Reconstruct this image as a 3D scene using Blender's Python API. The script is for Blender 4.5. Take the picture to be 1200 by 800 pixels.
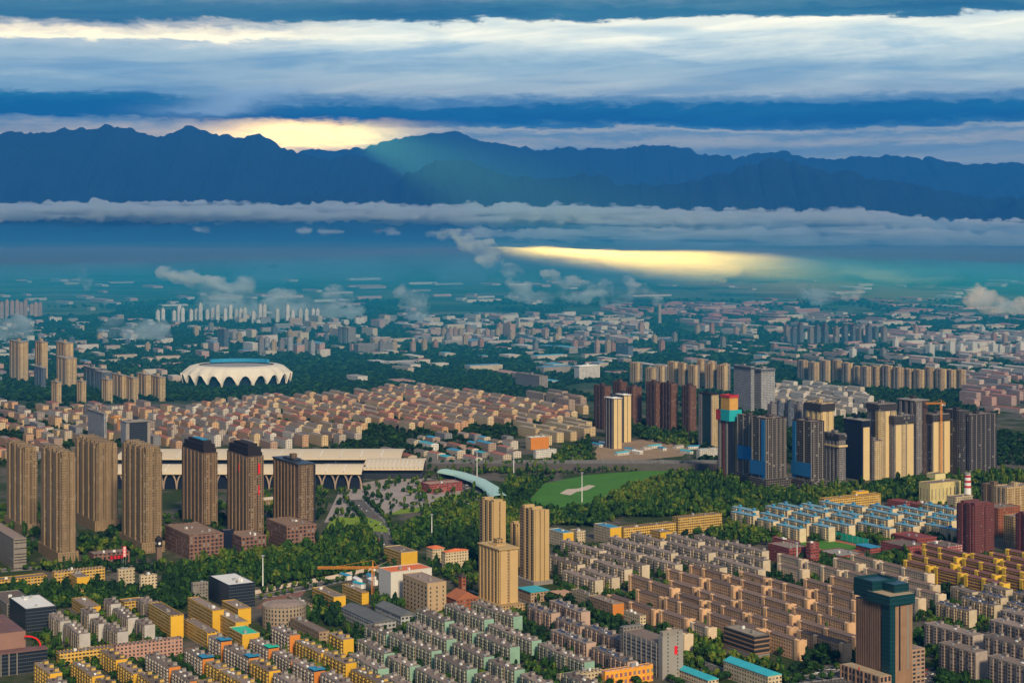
import bpy, math, random
import numpy as np
from mathutils import Vector, noise as mnoise
R = math.radians
random.seed(7); np.random.seed(7)
for o in list(bpy.data.objects): bpy.data.objects.remove(o)
sc = bpy.context.scene
COL = sc.collection
# ------------------------------------------------------------------ camera
H, F, YH = 400.0, 2092.0, 255.0          # eye height, focal length in photo pixels, horizon row
cd = bpy.data.cameras.new('camera'); cam = bpy.data.objects.new('camera', cd); COL.objects.link(cam)
cam.location = (0, 0, H); cam.rotation_euler = (R(90), 0, 0)
cd.sensor_width = 36; cd.lens = 36*F/1200; cd.shift_y = -145/1200
cd.clip_start = 1; cd.clip_end = 200000
sc.camera = cam
# ------------------------------------------------------------------ render
sc.view_settings.view_transform = 'Standard'; sc.view_settings.look = 'None'
sc.view_settings.exposure = 0.42; sc.view_settings.gamma = 1; sc.view_settings.use_curve_mapping = False
cy = sc.cycles
cy.max_bounces = 4; cy.diffuse_bounces = 2; cy.glossy_bounces = 2; cy.transmission_bounces = 2
cy.volume_bounces = 3; cy.transparent_max_bounces = 8
cy.caustics_reflective = False; cy.caustics_refractive = False
cy.sample_clamp_indirect = 4
# ------------------------------------------------------------------ sun
SUN_EL, SUN_AZ = 33.0, 162.0             # degrees; azimuth measured clockwise from +Y
sd = bpy.data.lights.new('sun', 'SUN'); sun = bpy.data.objects.new('sun', sd); COL.objects.link(sun)
sd.energy = 3.7; sd.angle = R(10); sd.color = (1.0, 0.79, 0.50)
sun.location = (0, -500, 3000)
sdir = Vector((math.sin(R(SUN_AZ))*math.cos(R(SUN_EL)), math.cos(R(SUN_AZ))*math.cos(R(SUN_EL)), math.sin(R(SUN_EL))))
sun.rotation_euler = sdir.to_track_quat('Z', 'Y').to_euler()
# ------------------------------------------------------------------ node helper
class NT:
    def __init__(s, tree):
        s.t = tree; s.t.nodes.clear()
    def n(s, kind, **kw):
        x = s.t.nodes.new(kind)
        for k, v in kw.items(): setattr(x, k, v)
        return x
    def set(s, sock, v):
        if v is None: return
        if isinstance(v, bpy.types.NodeSocket): s.t.links.new(v, sock)
        else:
            if isinstance(v, (tuple, list)) and len(v) == 3 and sock.type == 'RGBA': v = (*v, 1)
            sock.default_value = v
    def m(s, op, a, b=None, c=None, clamp=False):
        x = s.n('ShaderNodeMath', operation=op, use_clamp=clamp)
        s.set(x.inputs[0], a); s.set(x.inputs[1], b); s.set(x.inputs[2], c)
        return x.outputs[0]
    def mix(s, f, a, b, mode='MIX'):
        x = s.n('ShaderNodeMix', data_type='RGBA', blend_type=mode); x.clamp_factor = True
        s.set(x.inputs[0], f); s.set(x.inputs[6], a); s.set(x.inputs[7], b)
        return x.outputs[2]
    def mr(s, v, a, b, c=0.0, d=1.0, smooth=True):
        x = s.n('ShaderNodeMapRange', interpolation_type='SMOOTHSTEP' if smooth else 'LINEAR')
        for i, q in enumerate((v, a, b, c, d)): s.set(x.inputs[i], q)
        return x.outputs[0]
    def xyz(s, x=0.0, y=0.0, z=0.0):
        c = s.n('ShaderNodeCombineXYZ')
        s.set(c.inputs[0], x); s.set(c.inputs[1], y); s.set(c.inputs[2], z); return c.outputs[0]
    def sep(s, v):
        c = s.n('ShaderNodeSeparateXYZ'); s.set(c.inputs[0], v); return c.outputs
    def noise(s, vec, scale=1.0, detail=4, rough=.55, dist=0.0, d='3D'):
        x = s.n('ShaderNodeTexNoise', noise_dimensions=d)
        s.set(x.inputs['Vector'], vec); x.inputs['Scale'].default_value = scale
        x.inputs['Detail'].default_value = detail; x.inputs['Roughness'].default_value = rough
        x.inputs['Distortion'].default_value = dist
        return x.outputs[0]
    def ramp(s, f, stops, interp='LINEAR'):
        x = s.n('ShaderNodeValToRGB'); e = x.color_ramp; e.interpolation = interp
        while len(e.elements) < len(stops): e.elements.new(.5)
        for el, (p, c) in zip(e.elements, stops):
            el.position = p; el.color = (*c, 1) if len(c) == 3 else c
        s.set(x.inputs[0], f); return x.outputs[0]
def lin(r, g, b):
    f = lambda c: (c/255/12.92 if c/255 <= .04045 else ((c/255+.055)/1.055)**2.4)
    return (f(r), f(g), f(b))
# ------------------------------------------------------------------ sky
wd = bpy.data.worlds.new('World'); sc.world = wd; wd.use_nodes = True
w = NT(wd.node_tree)
SKY_K = 0.78
def build_sky():
    sky = w.n('ShaderNodeTexSky', sky_type='NISHITA', sun_disc=False)
    sky.sun_elevation = R(SUN_EL); sky.sun_rotation = R(SUN_AZ); sky.altitude = 1100
    base = w.mix(1.0, sky.outputs[0], (0.05, 0.05, 0.05), 'MULTIPLY')
    g = w.n('ShaderNodeTexCoord').outputs['Generated']
    x, y, z = w.sep(g)
    rh = w.m('SQRT', w.m('ADD', w.m('MULTIPLY', x, x), w.m('MULTIPLY', y, y)))
    v = w.m('DIVIDE', z, w.m('MAXIMUM', rh, .001))          # tangent of elevation
    u = w.m('ARCTAN2', x, y)                                # azimuth from +Y
    n1 = w.noise(w.xyz(w.m('MULTIPLY', u, 9.0), w.m('MULTIPLY', v, 60.0), .3), 1, 5, .6, .4)
    n2 = w.noise(w.xyz(w.m('MULTIPLY', u, 34.0), w.m('MULTIPLY', v, 170.0), 3.1), 1, 6, .6, .8)
    n3 = w.noise(w.xyz(w.m('MULTIPLY', u, 3.0), w.m('MULTIPLY', v, 20.0), 7.7), 1, 3, .5)
    nn = w.m('ADD', w.m('ADD', w.m('MULTIPLY', w.m('SUBTRACT', n1, .5), .013), w.m('MULTIPLY', w.m('SUBTRACT', n2, .5), .0075)),
             w.m('MULTIPLY', w.m('SUBTRACT', n3, .5), .012))
    n4 = w.noise(w.xyz(w.m('MULTIPLY', u, 70.0), w.m('MULTIPLY', v, 170.0), 5.5), 1, 6, .6, .5)
    nn = w.m('ADD', nn, w.m('MULTIPLY', w.m('SUBTRACT', n4, .5), .0075))
    # the cloud decks tilt a little across the view
    vv = w.m('ADD', w.m('ADD', v, nn), w.m('MULTIPLY', u, -.006))
    P = lambda py: (255-py)/F/0.16                           # ramp position of a tangent of elevation
    t = w.m('DIVIDE', vv, .16, clamp=True)
    def st(*a): return [(min(1, max(0, P(py))), (c[0]*SKY_K*.93, c[1]*SKY_K, c[2]*SKY_K*.97)) for py, c in a][::-1]
    right = w.ramp(t, st((-75, (.62,.72,.80)), (-30, (.30,.46,.60)), (0, (.22,.34,.42)), (10, (.10,.25,.33)), (17, (.05,.20,.30)), (24, (.07,.23,.33)),
        (29, (1.55,1.42,1.15)), (46, (1.55,1.45,1.20)), (62, (1.02,1.10,1.05)), (80, (.66,.82,.88)), (92, (.80,.90,.90)), (108, (.78,.84,.84)),
        (119, (.25,.42,.58)), (126, (.01,.16,.34)), (140, (.0,.11,.30)), (147, (.08,.24,.40)), (151, (.95,.86,.68)), (157, (.42,.54,.60)), (166, (.92,.82,.66)),
        (176, (.42,.54,.60)), (200, (.7,.68,.6)), (262, (.25,.4,.5))), 'EASE')
    left = w.ramp(t, st((-75, (.62,.72,.80)), (-30, (.30,.46,.60)), (0, (.20,.32,.40)), (12, (.08,.22,.32)), (24, (.06,.20,.30)), (31, (.70,.66,.62)),
        (37, (1.7,1.35,.95)), (46, (2.4,1.9,1.2)), (52, (.95,.98,.95)), (66, (.66,.80,.86)), (84, (.60,.76,.85)), (106, (.42,.62,.76)),
        (114, (.02,.20,.38)), (124, (.0,.12,.30)), (136, (.0,.11,.29)), (142, (.35,.45,.55)), (150, (.8,.72,.62)), (157, (1.15,.88,.62)), (175, (.6,.6,.58)), (262, (.25,.4,.5))), 'EASE')
    lf = w.mr(w.m('ADD', u, w.m('MULTIPLY', w.m('SUBTRACT', n3, .5), .22)), -.21, -.10, 1, 0)
    band = w.mix(lf, right, left)
    # broad streaks and thin gaps inside the bright deck
    sk = w.noise(w.xyz(w.m('MULTIPLY', w.m('ADD', u, w.m('MULTIPLY', v, 3.0)), 9.0), w.m('MULTIPLY', w.m('SUBTRACT', v, w.m('MULTIPLY', u, .05)), 80.0), 11.0), 1, 5, .55, .5)
    band = w.mix(w.m('MULTIPLY', w.mr(sk, .42, .68), .62), band, w.mix(1.0, band, (.36, .57, .80), 'MULTIPLY'))
    sk2 = w.noise(w.xyz(w.m('MULTIPLY', w.m('SUBTRACT', u, w.m('MULTIPLY', v, 3.5)), 16.0), w.m('MULTIPLY', w.m('ADD', v, w.m('MULTIPLY', u, -.07)), 130.0), 23.0), 1, 6, .58, .9)
    band = w.mix(w.m('MULTIPLY', w.mr(sk2, .44, .72), .55), band, w.mix(1.0, band, (1.45, 1.32, 1.18), 'MULTIPLY'))
    # a lighter tongue of cloud cuts across the dark band
    tg = w.m('DIVIDE', w.m('SUBTRACT', w.m('SUBTRACT', u, (268-600)/F), w.m('MULTIPLY', w.m('SUBTRACT', w.m('ADD', v, nn), (255-124)/F), 3.2)), .026)
    tm_ = w.m('MULTIPLY', w.m('POWER', 2.718, w.m('MULTIPLY', w.m('MULTIPLY', tg, tg), -1.0)), w.mr(vv, (255-140)/F, (255-128)/F))
    band = w.mix(w.m('MULTIPLY', tm_, w.m('MULTIPLY', w.mr(vv, (255-100)/F, (255-112)/F), .85)), band, (.42, .58, .70))
    # gold light in the gap over the ridge, where the sun stands behind the clouds
    gu = w.m('DIVIDE', w.m('SUBTRACT', u, (358-600)/F), .043)
    gv = w.m('DIVIDE', w.m('SUBTRACT', w.m('ADD', v, w.m('MULTIPLY', nn, .5)), (255-158)/F), .0070)
    gl = w.m('POWER', 2.718, w.m('MULTIPLY', w.m('ADD', w.m('MULTIPLY', gu, gu), w.m('MULTIPLY', gv, gv)), -1.0))
    gl = w.m('MULTIPLY', gl, w.mr(w.m('ADD', v, w.m('MULTIPLY', nn, .9)), (255-143)/F, (255-137)/F, 1, 0))
    gold = w.mix(1.0, (5.2, 3.3, 1.0), w.m('ADD', .55, w.m('MULTIPLY', n2, .9)), 'MULTIPLY')
    band = w.mix(w.m('MINIMUM', w.m('MULTIPLY', gl, w.m('ADD', .85, n2)), 1.0), band, gold)
    # everywhere else: the Nishita sky behind a broken overcast
    hi = w.noise(w.xyz(w.m('DIVIDE', x, w.m('MAXIMUM', z, .05)), w.m('DIVIDE', y, w.m('MAXIMUM', z, .05)), 0), .8, 5, .55)
    over = w.mix(w.mr(hi, .35, .65), base, (.30, .37, .48))
    col = w.mix(w.mr(v, .12, .19), band, over)
    bg = w.n('ShaderNodeBackground'); w.set(bg.inputs[0], col); bg.inputs[1].default_value = 1.0
    o = w.n('ShaderNodeOutputWorld'); w.t.links.new(bg.outputs[0], o.inputs[0])
build_sky()
# ------------------------------------------------------------------ helpers
def G(px, py, z=0.0):
    """point of the horizontal plane z seen at photo pixel (px, py)"""
    D = (H-z)*F/(py-YH); return Vector(((px-600)*D/F, D, z))
def ZAT(py, D): return H+(YH-py)*D/F
def newmesh(name, verts, faces, mat=None, parent=None, smooth=False):
    me = bpy.data.meshes.new(name); me.from_pydata([tuple(v) for v in verts], [], faces)
    if mat is not None: me.materials.append(mat)
    if smooth: me.polygons.foreach_set('use_smooth', [True]*len(me.polygons))
    o = bpy.data.objects.new(name, me); COL.objects.link(o)
    if parent: o.parent = parent
    return o
def tag(o, label=None, cat=None, group=None, kind=None):
    if label: o['label'] = label
    if cat: o['category'] = cat
    if group: o['group'] = group
    if kind: o['kind'] = kind
    return o
def mat(name, color=(.5,.5,.5), rough=.8, metal=0.0, spec=.3):
    m = bpy.data.materials.new(name); m.use_nodes = True
    t = NT(m.node_tree); b = t.n('ShaderNodeBsdfPrincipled'); o = t.n('ShaderNodeOutputMaterial')
    t.t.links.new(b.outputs[0], o.inputs[0])
    b.inputs['Roughness'].default_value = rough; b.inputs['Metallic'].default_value = metal
    b.inputs['Specular IOR Level'].default_value = spec
    t.set(b.inputs['Base Color'], color); t.b = b; m_t[m.name] = t
    return m
m_t = {}
def volmat(name, color, dens, aniso=0.0):
    m = bpy.data.materials.new(name); m.use_nodes = True
    t = NT(m.node_tree); p = t.n('ShaderNodeVolumePrincipled'); o = t.n('ShaderNodeOutputMaterial')
    t.set(p.inputs['Color'], color); p.inputs['Density'].default_value = dens; p.inputs['Anisotropy'].default_value = aniso
    t.t.links.new(p.outputs[0], o.inputs['Volume']); m.cycles.homogeneous_volume = True
    return m
# ------------------------------------------------------------------ haze, one even box of air
HB, HT = -2.0, 2950.0
def box_verts(x0,x1,y0,y1,z0,z1):
    return [(x0,y0,z0),(x1,y0,z0),(x1,y1,z0),(x0,y1,z0),(x0,y0,z1),(x1,y0,z1),(x1,y1,z1),(x0,y1,z1)]
BF = [(0,3,2,1),(4,5,6,7),(0,1,5,4),(1,2,6,5),(2,3,7,6),(3,0,4,7)]
hz = newmesh('haze', box_verts(-26000,26000,-3000,52000,HB,HT), BF, volmat('haze_air', (.040,.36,.96), 2.6e-5, .2))
tag(hz, 'thin blue haze over the whole plain up to the mountains', 'haze', kind='stuff')
# shaft of low sunlight breaking through the gap over the ridge
bl = bpy.data.lights.new('sunbeam', 'SPOT'); beam = bpy.data.objects.new('sunbeam', bl); COL.objects.link(beam)
tgt = Vector((930, 15500, 100)); src = tgt+Vector((-.160, 1.0, .081))*58000
beam.location = src                        # far behind the ridge, above the cloud gap
beam.rotation_euler = (src-tgt).to_track_quat('Z','Y').to_euler()
bl.spot_size = R(1.6); bl.spot_blend = 1.0; bl.energy = 1.35e12; bl.color = (1.0,.38,.05); bl.shadow_soft_size = 60
# ------------------------------------------------------------------ mountains
m_mtn = mat('mountain_rock', (.03,.05,.07), .95, spec=.05)
t = m_t[m_mtn.name]; tc = t.n('ShaderNodeTexCoord').outputs['Object']
t.set(t.b.inputs['Base Color'], t.mix(t.noise(tc, .0012, 6, .6), (.006,.018,.024), (.016,.032,.044)))
def ridge(name, pts, D, depth, label, seed, base_py=None, rough=1.0):
    """a mountain range: crest heights follow pts (photo columns/rows at distance D), flanks fall to the plain with spurs"""
    xs = np.linspace(-160, 1360, 420); py = np.interp(xs, [p[0] for p in pts], [p[1] for p in pts])
    nj = 26; verts = []
    for i, (px, q) in enumerate(zip(xs, py)):
        X = (px-600)/F*D
        zc = ZAT(q, D)
        zc += rough*(60*mnoise.fractal((X*.0011, seed, 0), 1, 2, 5)+ 75*mnoise.fractal((X*.004, seed+9, 0), .8, 2, 4)+22*mnoise.noise((X*.013, seed, 4)))
        for j in range(nj):
            s = (j-6)/(nj-1-6) if j >= 6 else (j-6)/6      # -1 behind, 0 crest, 1 foot in front
            sp = mnoise.ridged_multi_fractal((X*.00055, seed+s*1.2, 2.0), 1, 2, 5, 1, 2)-1.0
            fall = (1-abs(s))**1.15 if s >= 0 else (1-abs(s))
            z = zc*fall + sp*380*math.sin(math.pi*min(1,abs(s)))*rough*(1-.4*abs(s))
            verts.append((X+sp*120*abs(s), D-s*depth, max(z, -1.0) if abs(s) < 1 else -1.0))
    faces = [(i*nj+j, i*nj+j+1, (i+1)*nj+j+1, (i+1)*nj+j) for i in range(len(xs)-1) for j in range(nj-1)]
    o = newmesh(name, verts, faces, m_mtn, smooth=False); tag(o, label, 'mountains', kind='structure'); return o
ridge('mountains', [(-160,165),(0,155),(40,153),(90,155),(130,149),(148,148),(175,158),(185,160),(205,154),(228,149),(250,158),(285,160),(305,160),(325,170),(352,178),(385,186),(420,184),(520,215),(700,250),(1360,300)], 36500, 4500, 'dark blue mountain range along the left of the horizon', 3.3)
ridge('mountains', [(-160,230),(250,215),(352,178),(365,175),(390,177),(430,173),(450,166),(478,160),(520,155),(535,154),(560,164),(590,170),(610,171),(635,176),(665,172),(678,176),(692,172),(710,178),(745,169),(775,171),(800,173),
    (825,180),(860,186),(885,180),(915,177),(950,188),(985,186),(1040,181),(1075,185),(1095,185),(1130,193),(1160,191),(1200,192),(1360,200)], 46500, 4500, 'higher blue ridge rising behind the front range', 8.1)
ridge('mountains', [(-160,240),(300,230),(420,222),(455,212),(490,198),(515,187),(545,189),(590,205),(640,213),(680,207),(700,204),(720,215),(760,220),(800,214),(850,200),(890,190),(915,186),(950,195),(1000,205),(1060,212),(1130,226),(1200,236),(1360,256)], 32500, 2600, 'nearer shoulder of the mountain range at centre', 5.7)
# ------------------------------------------------------------------ ground, one sheet to the horizon
m_gr = mat('plain_ground', (.05,.07,.03), .95, spec=.05)
t = m_t[m_gr.name]; tc = t.n('ShaderNodeTexCoord').outputs['Object']
vo = t.n('ShaderNodeTexVoronoi'); mp = t.n('ShaderNodeMapping'); t.set(mp.inputs[0], tc); mp.inputs['Scale'].default_value = (.0022,.0045,1); mp.inputs['Rotation'].default_value = (0,0,R(8))
t.set(vo.inputs['Vector'], mp.outputs[0]); vo.inputs['Scale'].default_value = 1.0
field = t.ramp(t.sep(vo.outputs['Color'])[0], [(0,(.018,.040,.014)),(.35,(.03,.06,.018)),(.6,(.05,.085,.03)),(.85,(.085,.10,.045)),(1,(.11,.11,.07))])
near = t.mix(t.mr(t.noise(tc, .013, 5, .6), .40, .56), t.mix(t.noise(tc, .06, 5, .6), (.05,.046,.042), (.17,.15,.125)), t.mix(t.noise(tc, .09, 4), (.018,.035,.012), (.05,.075,.025)))
yy = t.sep(tc)[1]
t.set(t.b.inputs['Base Color'], t.mix(t.mr(t.m('ADD', yy, t.m('MULTIPLY', t.m('SUBTRACT', t.noise(tc, .0006, 4), .5), 2500)), 3600, 4600), near, field))
gv = [(-60000,-4000,0),(60000,-4000,0),(60000,90000,0),(-60000,90000,0)]
gr = newmesh('ground', gv, [(0,1,2,3)], m_gr); tag(gr, 'flat plain with the city and farmland on it', 'ground', kind='structure')
# ------------------------------------------------------------------ building kit
A = Vector((.5, -.8660254, 0)); B = Vector((.8660254, .5, 0)); ROT = R(-60)   # the street grid: blocks run along A
class MB:
    """collects boxes, prisms and tubes with wall UVs in metres and links them as ONE mesh"""
    def __init__(s, bay=3.4): s.v = []; s.f = []; s.uv = []; s.mi = []; s.bay = bay
    def quad(s, pts, uv=None, mi=0):
        i = len(s.v); s.v += [tuple(p) for p in pts]; s.f.append(tuple(range(i, i+len(pts)))); s.mi.append(mi)
        s.uv += uv if uv else [(p[0], p[1]) for p in pts]
    def prism(s, poly, z0, z1, mi=0, top=True, mi_top=None, bottom=False, bay=None, top_poly=None, vz=0.0):
        n = len(poly); tp = top_poly or poly; bay = bay or s.bay
        for i in range(n):
            p, q = poly[i], poly[(i+1) % n]; p2, q2 = tp[i], tp[(i+1) % n]
            l = math.hypot(q[0]-p[0], q[1]-p[1]); k = max(1, round(l/bay)); U = k*bay if l > bay*.6 else l
            s.quad([(p[0],p[1],z0),(q[0],q[1],z0),(q2[0],q2[1],z1),(p2[0],p2[1],z1)], [(0,z0-vz),(U,z0-vz),(U,z1-vz),(0,z1-vz)], mi)
        if top: s.quad([(p[0],p[1],z1) for p in tp], None, mi if mi_top is None else mi_top)
        if bottom: s.quad([(p[0],p[1],z0) for p in poly][::-1], None, mi)
    def box(s, x0, x1, y0, y1, z0, z1, mi=0, top=True, mi_top=None, bottom=False, vz=0.0):
        s.prism([(x0,y0),(x1,y0),(x1,y1),(x0,y1)], z0, z1, mi, top, mi_top, bottom, vz=vz)
    def ring(s, x0, x1, y0, y1, z0, z1, t, mi=0):
        s.box(x0,x1,y0,y0+t,z0,z1,mi); s.box(x0,x1,y1-t,y1,z0,z1,mi); s.box(x0,x0+t,y0+t,y1-t,z0,z1,mi); s.box(x1-t,x1,y0+t,y1-t,z0,z1,mi)
    def gable(s, x0, x1, y0, y1, z, rise, mi=0, mi_end=None):
        ym = (y0+y1)/2; e = mi if mi_end is None else mi_end
        s.quad([(x0,y0,z),(x1,y0,z),(x1,ym,z+rise),(x0,ym,z+rise)], None, mi); s.quad([(x1,y1,z),(x0,y1,z),(x0,ym,z+rise),(x1,ym,z+rise)], None, mi)
        s.quad([(x0,y1,z),(x0,y0,z),(x0,ym,z+rise)], None, e); s.quad([(x1,y0,z),(x1,y1,z),(x1,ym,z+rise)], None, e)
    def hip(s, x0, x1, y0, y1, z, rise, mi=0):
        ym = (y0+y1)/2; k = (y1-y0)/2
        if x1-x0 < 2*k: k = (x1-x0)/2*.9
        s.quad([(x0,y0,z),(x1,y0,z),(x1-k,ym,z+rise),(x0+k,ym,z+rise)], None, mi); s.quad([(x1,y1,z),(x0,y1,z),(x0+k,ym,z+rise),(x1-k,ym,z+rise)], None, mi)
        s.quad([(x0,y1,z),(x0,y0,z),(x0+k,ym,z+rise)], None, mi); s.quad([(x1,y0,z),(x1,y1,z),(x1-k,ym,z+rise)], None, mi)
    def beam(s, p, q, r, mi=0, n=4):
        p, q = Vector(p), Vector(q); d = (q-p).normalized(); a = d.orthogonal().normalized(); b = d.cross(a)
        r0, r1 = r if isinstance(r, tuple) else (r, r)
        c = [a*math.cos(2*math.pi*i/n)+b*math.sin(2*math.pi*i/n) for i in range(n)]
        for i in range(n):
            j = (i+1) % n; s.quad([p+c[i]*r0, p+c[j]*r0, q+c[j]*r1, q+c[i]*r1], None, mi)
        s.quad([q+k*r1 for k in c], None, mi)
    def mesh(s, name, mats):
        me = bpy.data.meshes.new(name); me.from_pydata(s.v, [], s.f)
        for m in (mats if isinstance(mats, (list, tuple)) else [mats]): me.materials.append(m)
        me.polygons.foreach_set('material_index', s.mi)
        l = me.uv_layers.new(name='wall'); l.data.foreach_set('uv', [c for q in s.uv for c in q])
        return me
def link(name, me, parent=None, loc=None):
    o = bpy.data.objects.new(name, me); COL.objects.link(o)
    if parent: o.parent = parent
    if loc is not None: o.location = loc
    return o
def thing(name, label, cat, loc, rot=ROT, group=None):
    o = bpy.data.objects.new(name, None); COL.objects.link(o); o.location = loc; o.rotation_euler = (0,0,rot)
    o.empty_display_size = 2
    return tag(o, label, cat, group)
def dress(root, parts):
    """parts: (name, mesh, offset or None, sub-parts or None, label or None)"""
    for p in parts:
        o = link(p[0], p[1], root, p[2] if len(p) > 2 else None)
        if len(p) > 4 and p[4]: o['label'] = p[4]
        for q in (p[3] if len(p) > 3 and p[3] else ()): link(q[0], q[1], o, q[2] if len(q) > 2 else None)
    return root
ORD = ['first','second','third','fourth','fifth','sixth','seventh','eighth','ninth','tenth','eleventh','twelfth','thirteenth','fourteenth','fifteenth','sixteenth',
       'seventeenth','eighteenth','nineteenth','twentieth']+['%dth' % i for i in range(21, 60)]
# ---- materials
def wallmat(name, wall, win=(.025,.032,.04), bay=3.4, fl=2.9, ww=.5, wh=.5, band=None, bh=.12, rough=.85, vary=.2, pier=None, lit=.14):
    """plastered wall with window openings, slab bands and weathering, in metres along the wall"""
    m = mat(name, wall, rough, spec=.25); t = m_t[m.name]
    uv = t.n('ShaderNodeUVMap', uv_map='wall').outputs[0]; u, v, _ = t.sep(uv)
    U = t.m('DIVIDE', u, bay); V = t.m('DIVIDE', v, fl)
    cu = t.m('FRACT', U); cv = t.m('FRACT', V)
    iu = t.m('LESS_THAN', t.m('ABSOLUTE', t.m('SUBTRACT', cu, .5)), ww/2); iv = t.m('LESS_THAN', t.m('ABSOLUTE', t.m('SUBTRACT', cv, .56)), wh/2)
    inw = t.m('MULTIPLY', iu, iv)
    oi = t.n('ShaderNodeObjectInfo')
    wn = t.n('ShaderNodeTexWhiteNoise', noise_dimensions='3D')
    t.set(wn.inputs['Vector'], t.xyz(t.m('FLOOR', U), t.m('FLOOR', V), t.m('MULTIPLY', oi.outputs['Random'], 37.0)))
    wr = wn.outputs['Value']
    tc = t.n('ShaderNodeTexCoord').outputs['Object']
    g = t.noise(t.xyz(t.m('MULTIPLY', u, .35), t.m('MULTIPLY', v, .05), oi.outputs['Random']), 1, 4, .6)
    g2 = t.noise(tc, .11, 4, .6)
    k = t.m('ADD', 1-vary, t.m('ADD', t.m('MULTIPLY', oi.outputs['Random'], vary*1.3), t.m('MULTIPLY', t.m('SUBTRACT', t.m('ADD', g, g2), 1.0), .55)))
    c = t.mix(1.0, wall, t.xyz(k, k, k), 'MULTIPLY')
    if pier is not None: c = t.mix(t.m('GREATER_THAN', t.m('ABSOLUTE', t.m('SUBTRACT', cu, .5)), .42), c, pier)
    if band is not None: c = t.mix(t.m('LESS_THAN', cv, bh), c, band)
    wc = t.mix(t.m('GREATER_THAN', wr, 1-lit), win, t.mix(wr, win, (.22,.22,.21)))
    col = t.mix(inw, c, wc)
    t.set(t.b.inputs['Base Color'], col)
    t.set(t.b.inputs['Roughness'], t.m('SUBTRACT', rough, t.m('MULTIPLY', inw, rough-.3)))
    return m
def plainmat(name, c, rough=.85, amt=.35, scale=.12, spec=.2, metal=0.0, vary=.15):
    m = mat(name, c, rough, metal, spec); t = m_t[m.name]
    tc = t.n('ShaderNodeTexCoord').outputs['Object']; oi = t.n('ShaderNodeObjectInfo')
    n = t.noise(tc, scale, 5, .65)
    k = t.m('ADD', t.m('ADD', 1-vary/2, t.m('MULTIPLY', oi.outputs['Random'], vary)), t.m('MULTIPLY', t.m('SUBTRACT', n, .5), 2*amt))
    t.set(t.b.inputs['Base Color'], t.mix(1.0, c, t.xyz(k, k, k), 'MULTIPLY')); return m
_mats = {}
def PM(key, c, **k):
    if key not in _mats: _mats[key] = plainmat(key, c, **k)
    return _mats[key]
M_roof = plainmat('grey_felt_roof', (.20,.155,.135), .95, .6, .35, vary=.7)
M_roofd = plainmat('dark_roof', (.06,.05,.05), .9, .4, .25)
M_conc = plainmat('concrete', (.26,.24,.22), .9, .3, .2)
M_white = plainmat('white_paint', (.72,.72,.70), .6, .12)
M_steel = plainmat('galvanised_steel', (.45,.47,.48), .45, .1, metal=.6)
M_blue = plainmat('blue_sheet_roof', (.03,.24,.42), .5, .2)
M_cyan = plainmat('cyan_sheet_roof', (.04,.40,.50), .5, .2)
M_green = plainmat('green_sheet_roof', (.02,.46,.30), .5, .2)
M_redr = plainmat('orange_red_roof', (.62,.16,.06), .75, .2)
M_maroon = plainmat('maroon_roof', (.20,.05,.05), .8, .3)
M_glass = mat('tinted_glass', (.01,.03,.04), .12, spec=.6)
M_solar = mat('solar_heater', (.05,.07,.13), .25, spec=.6)
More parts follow.
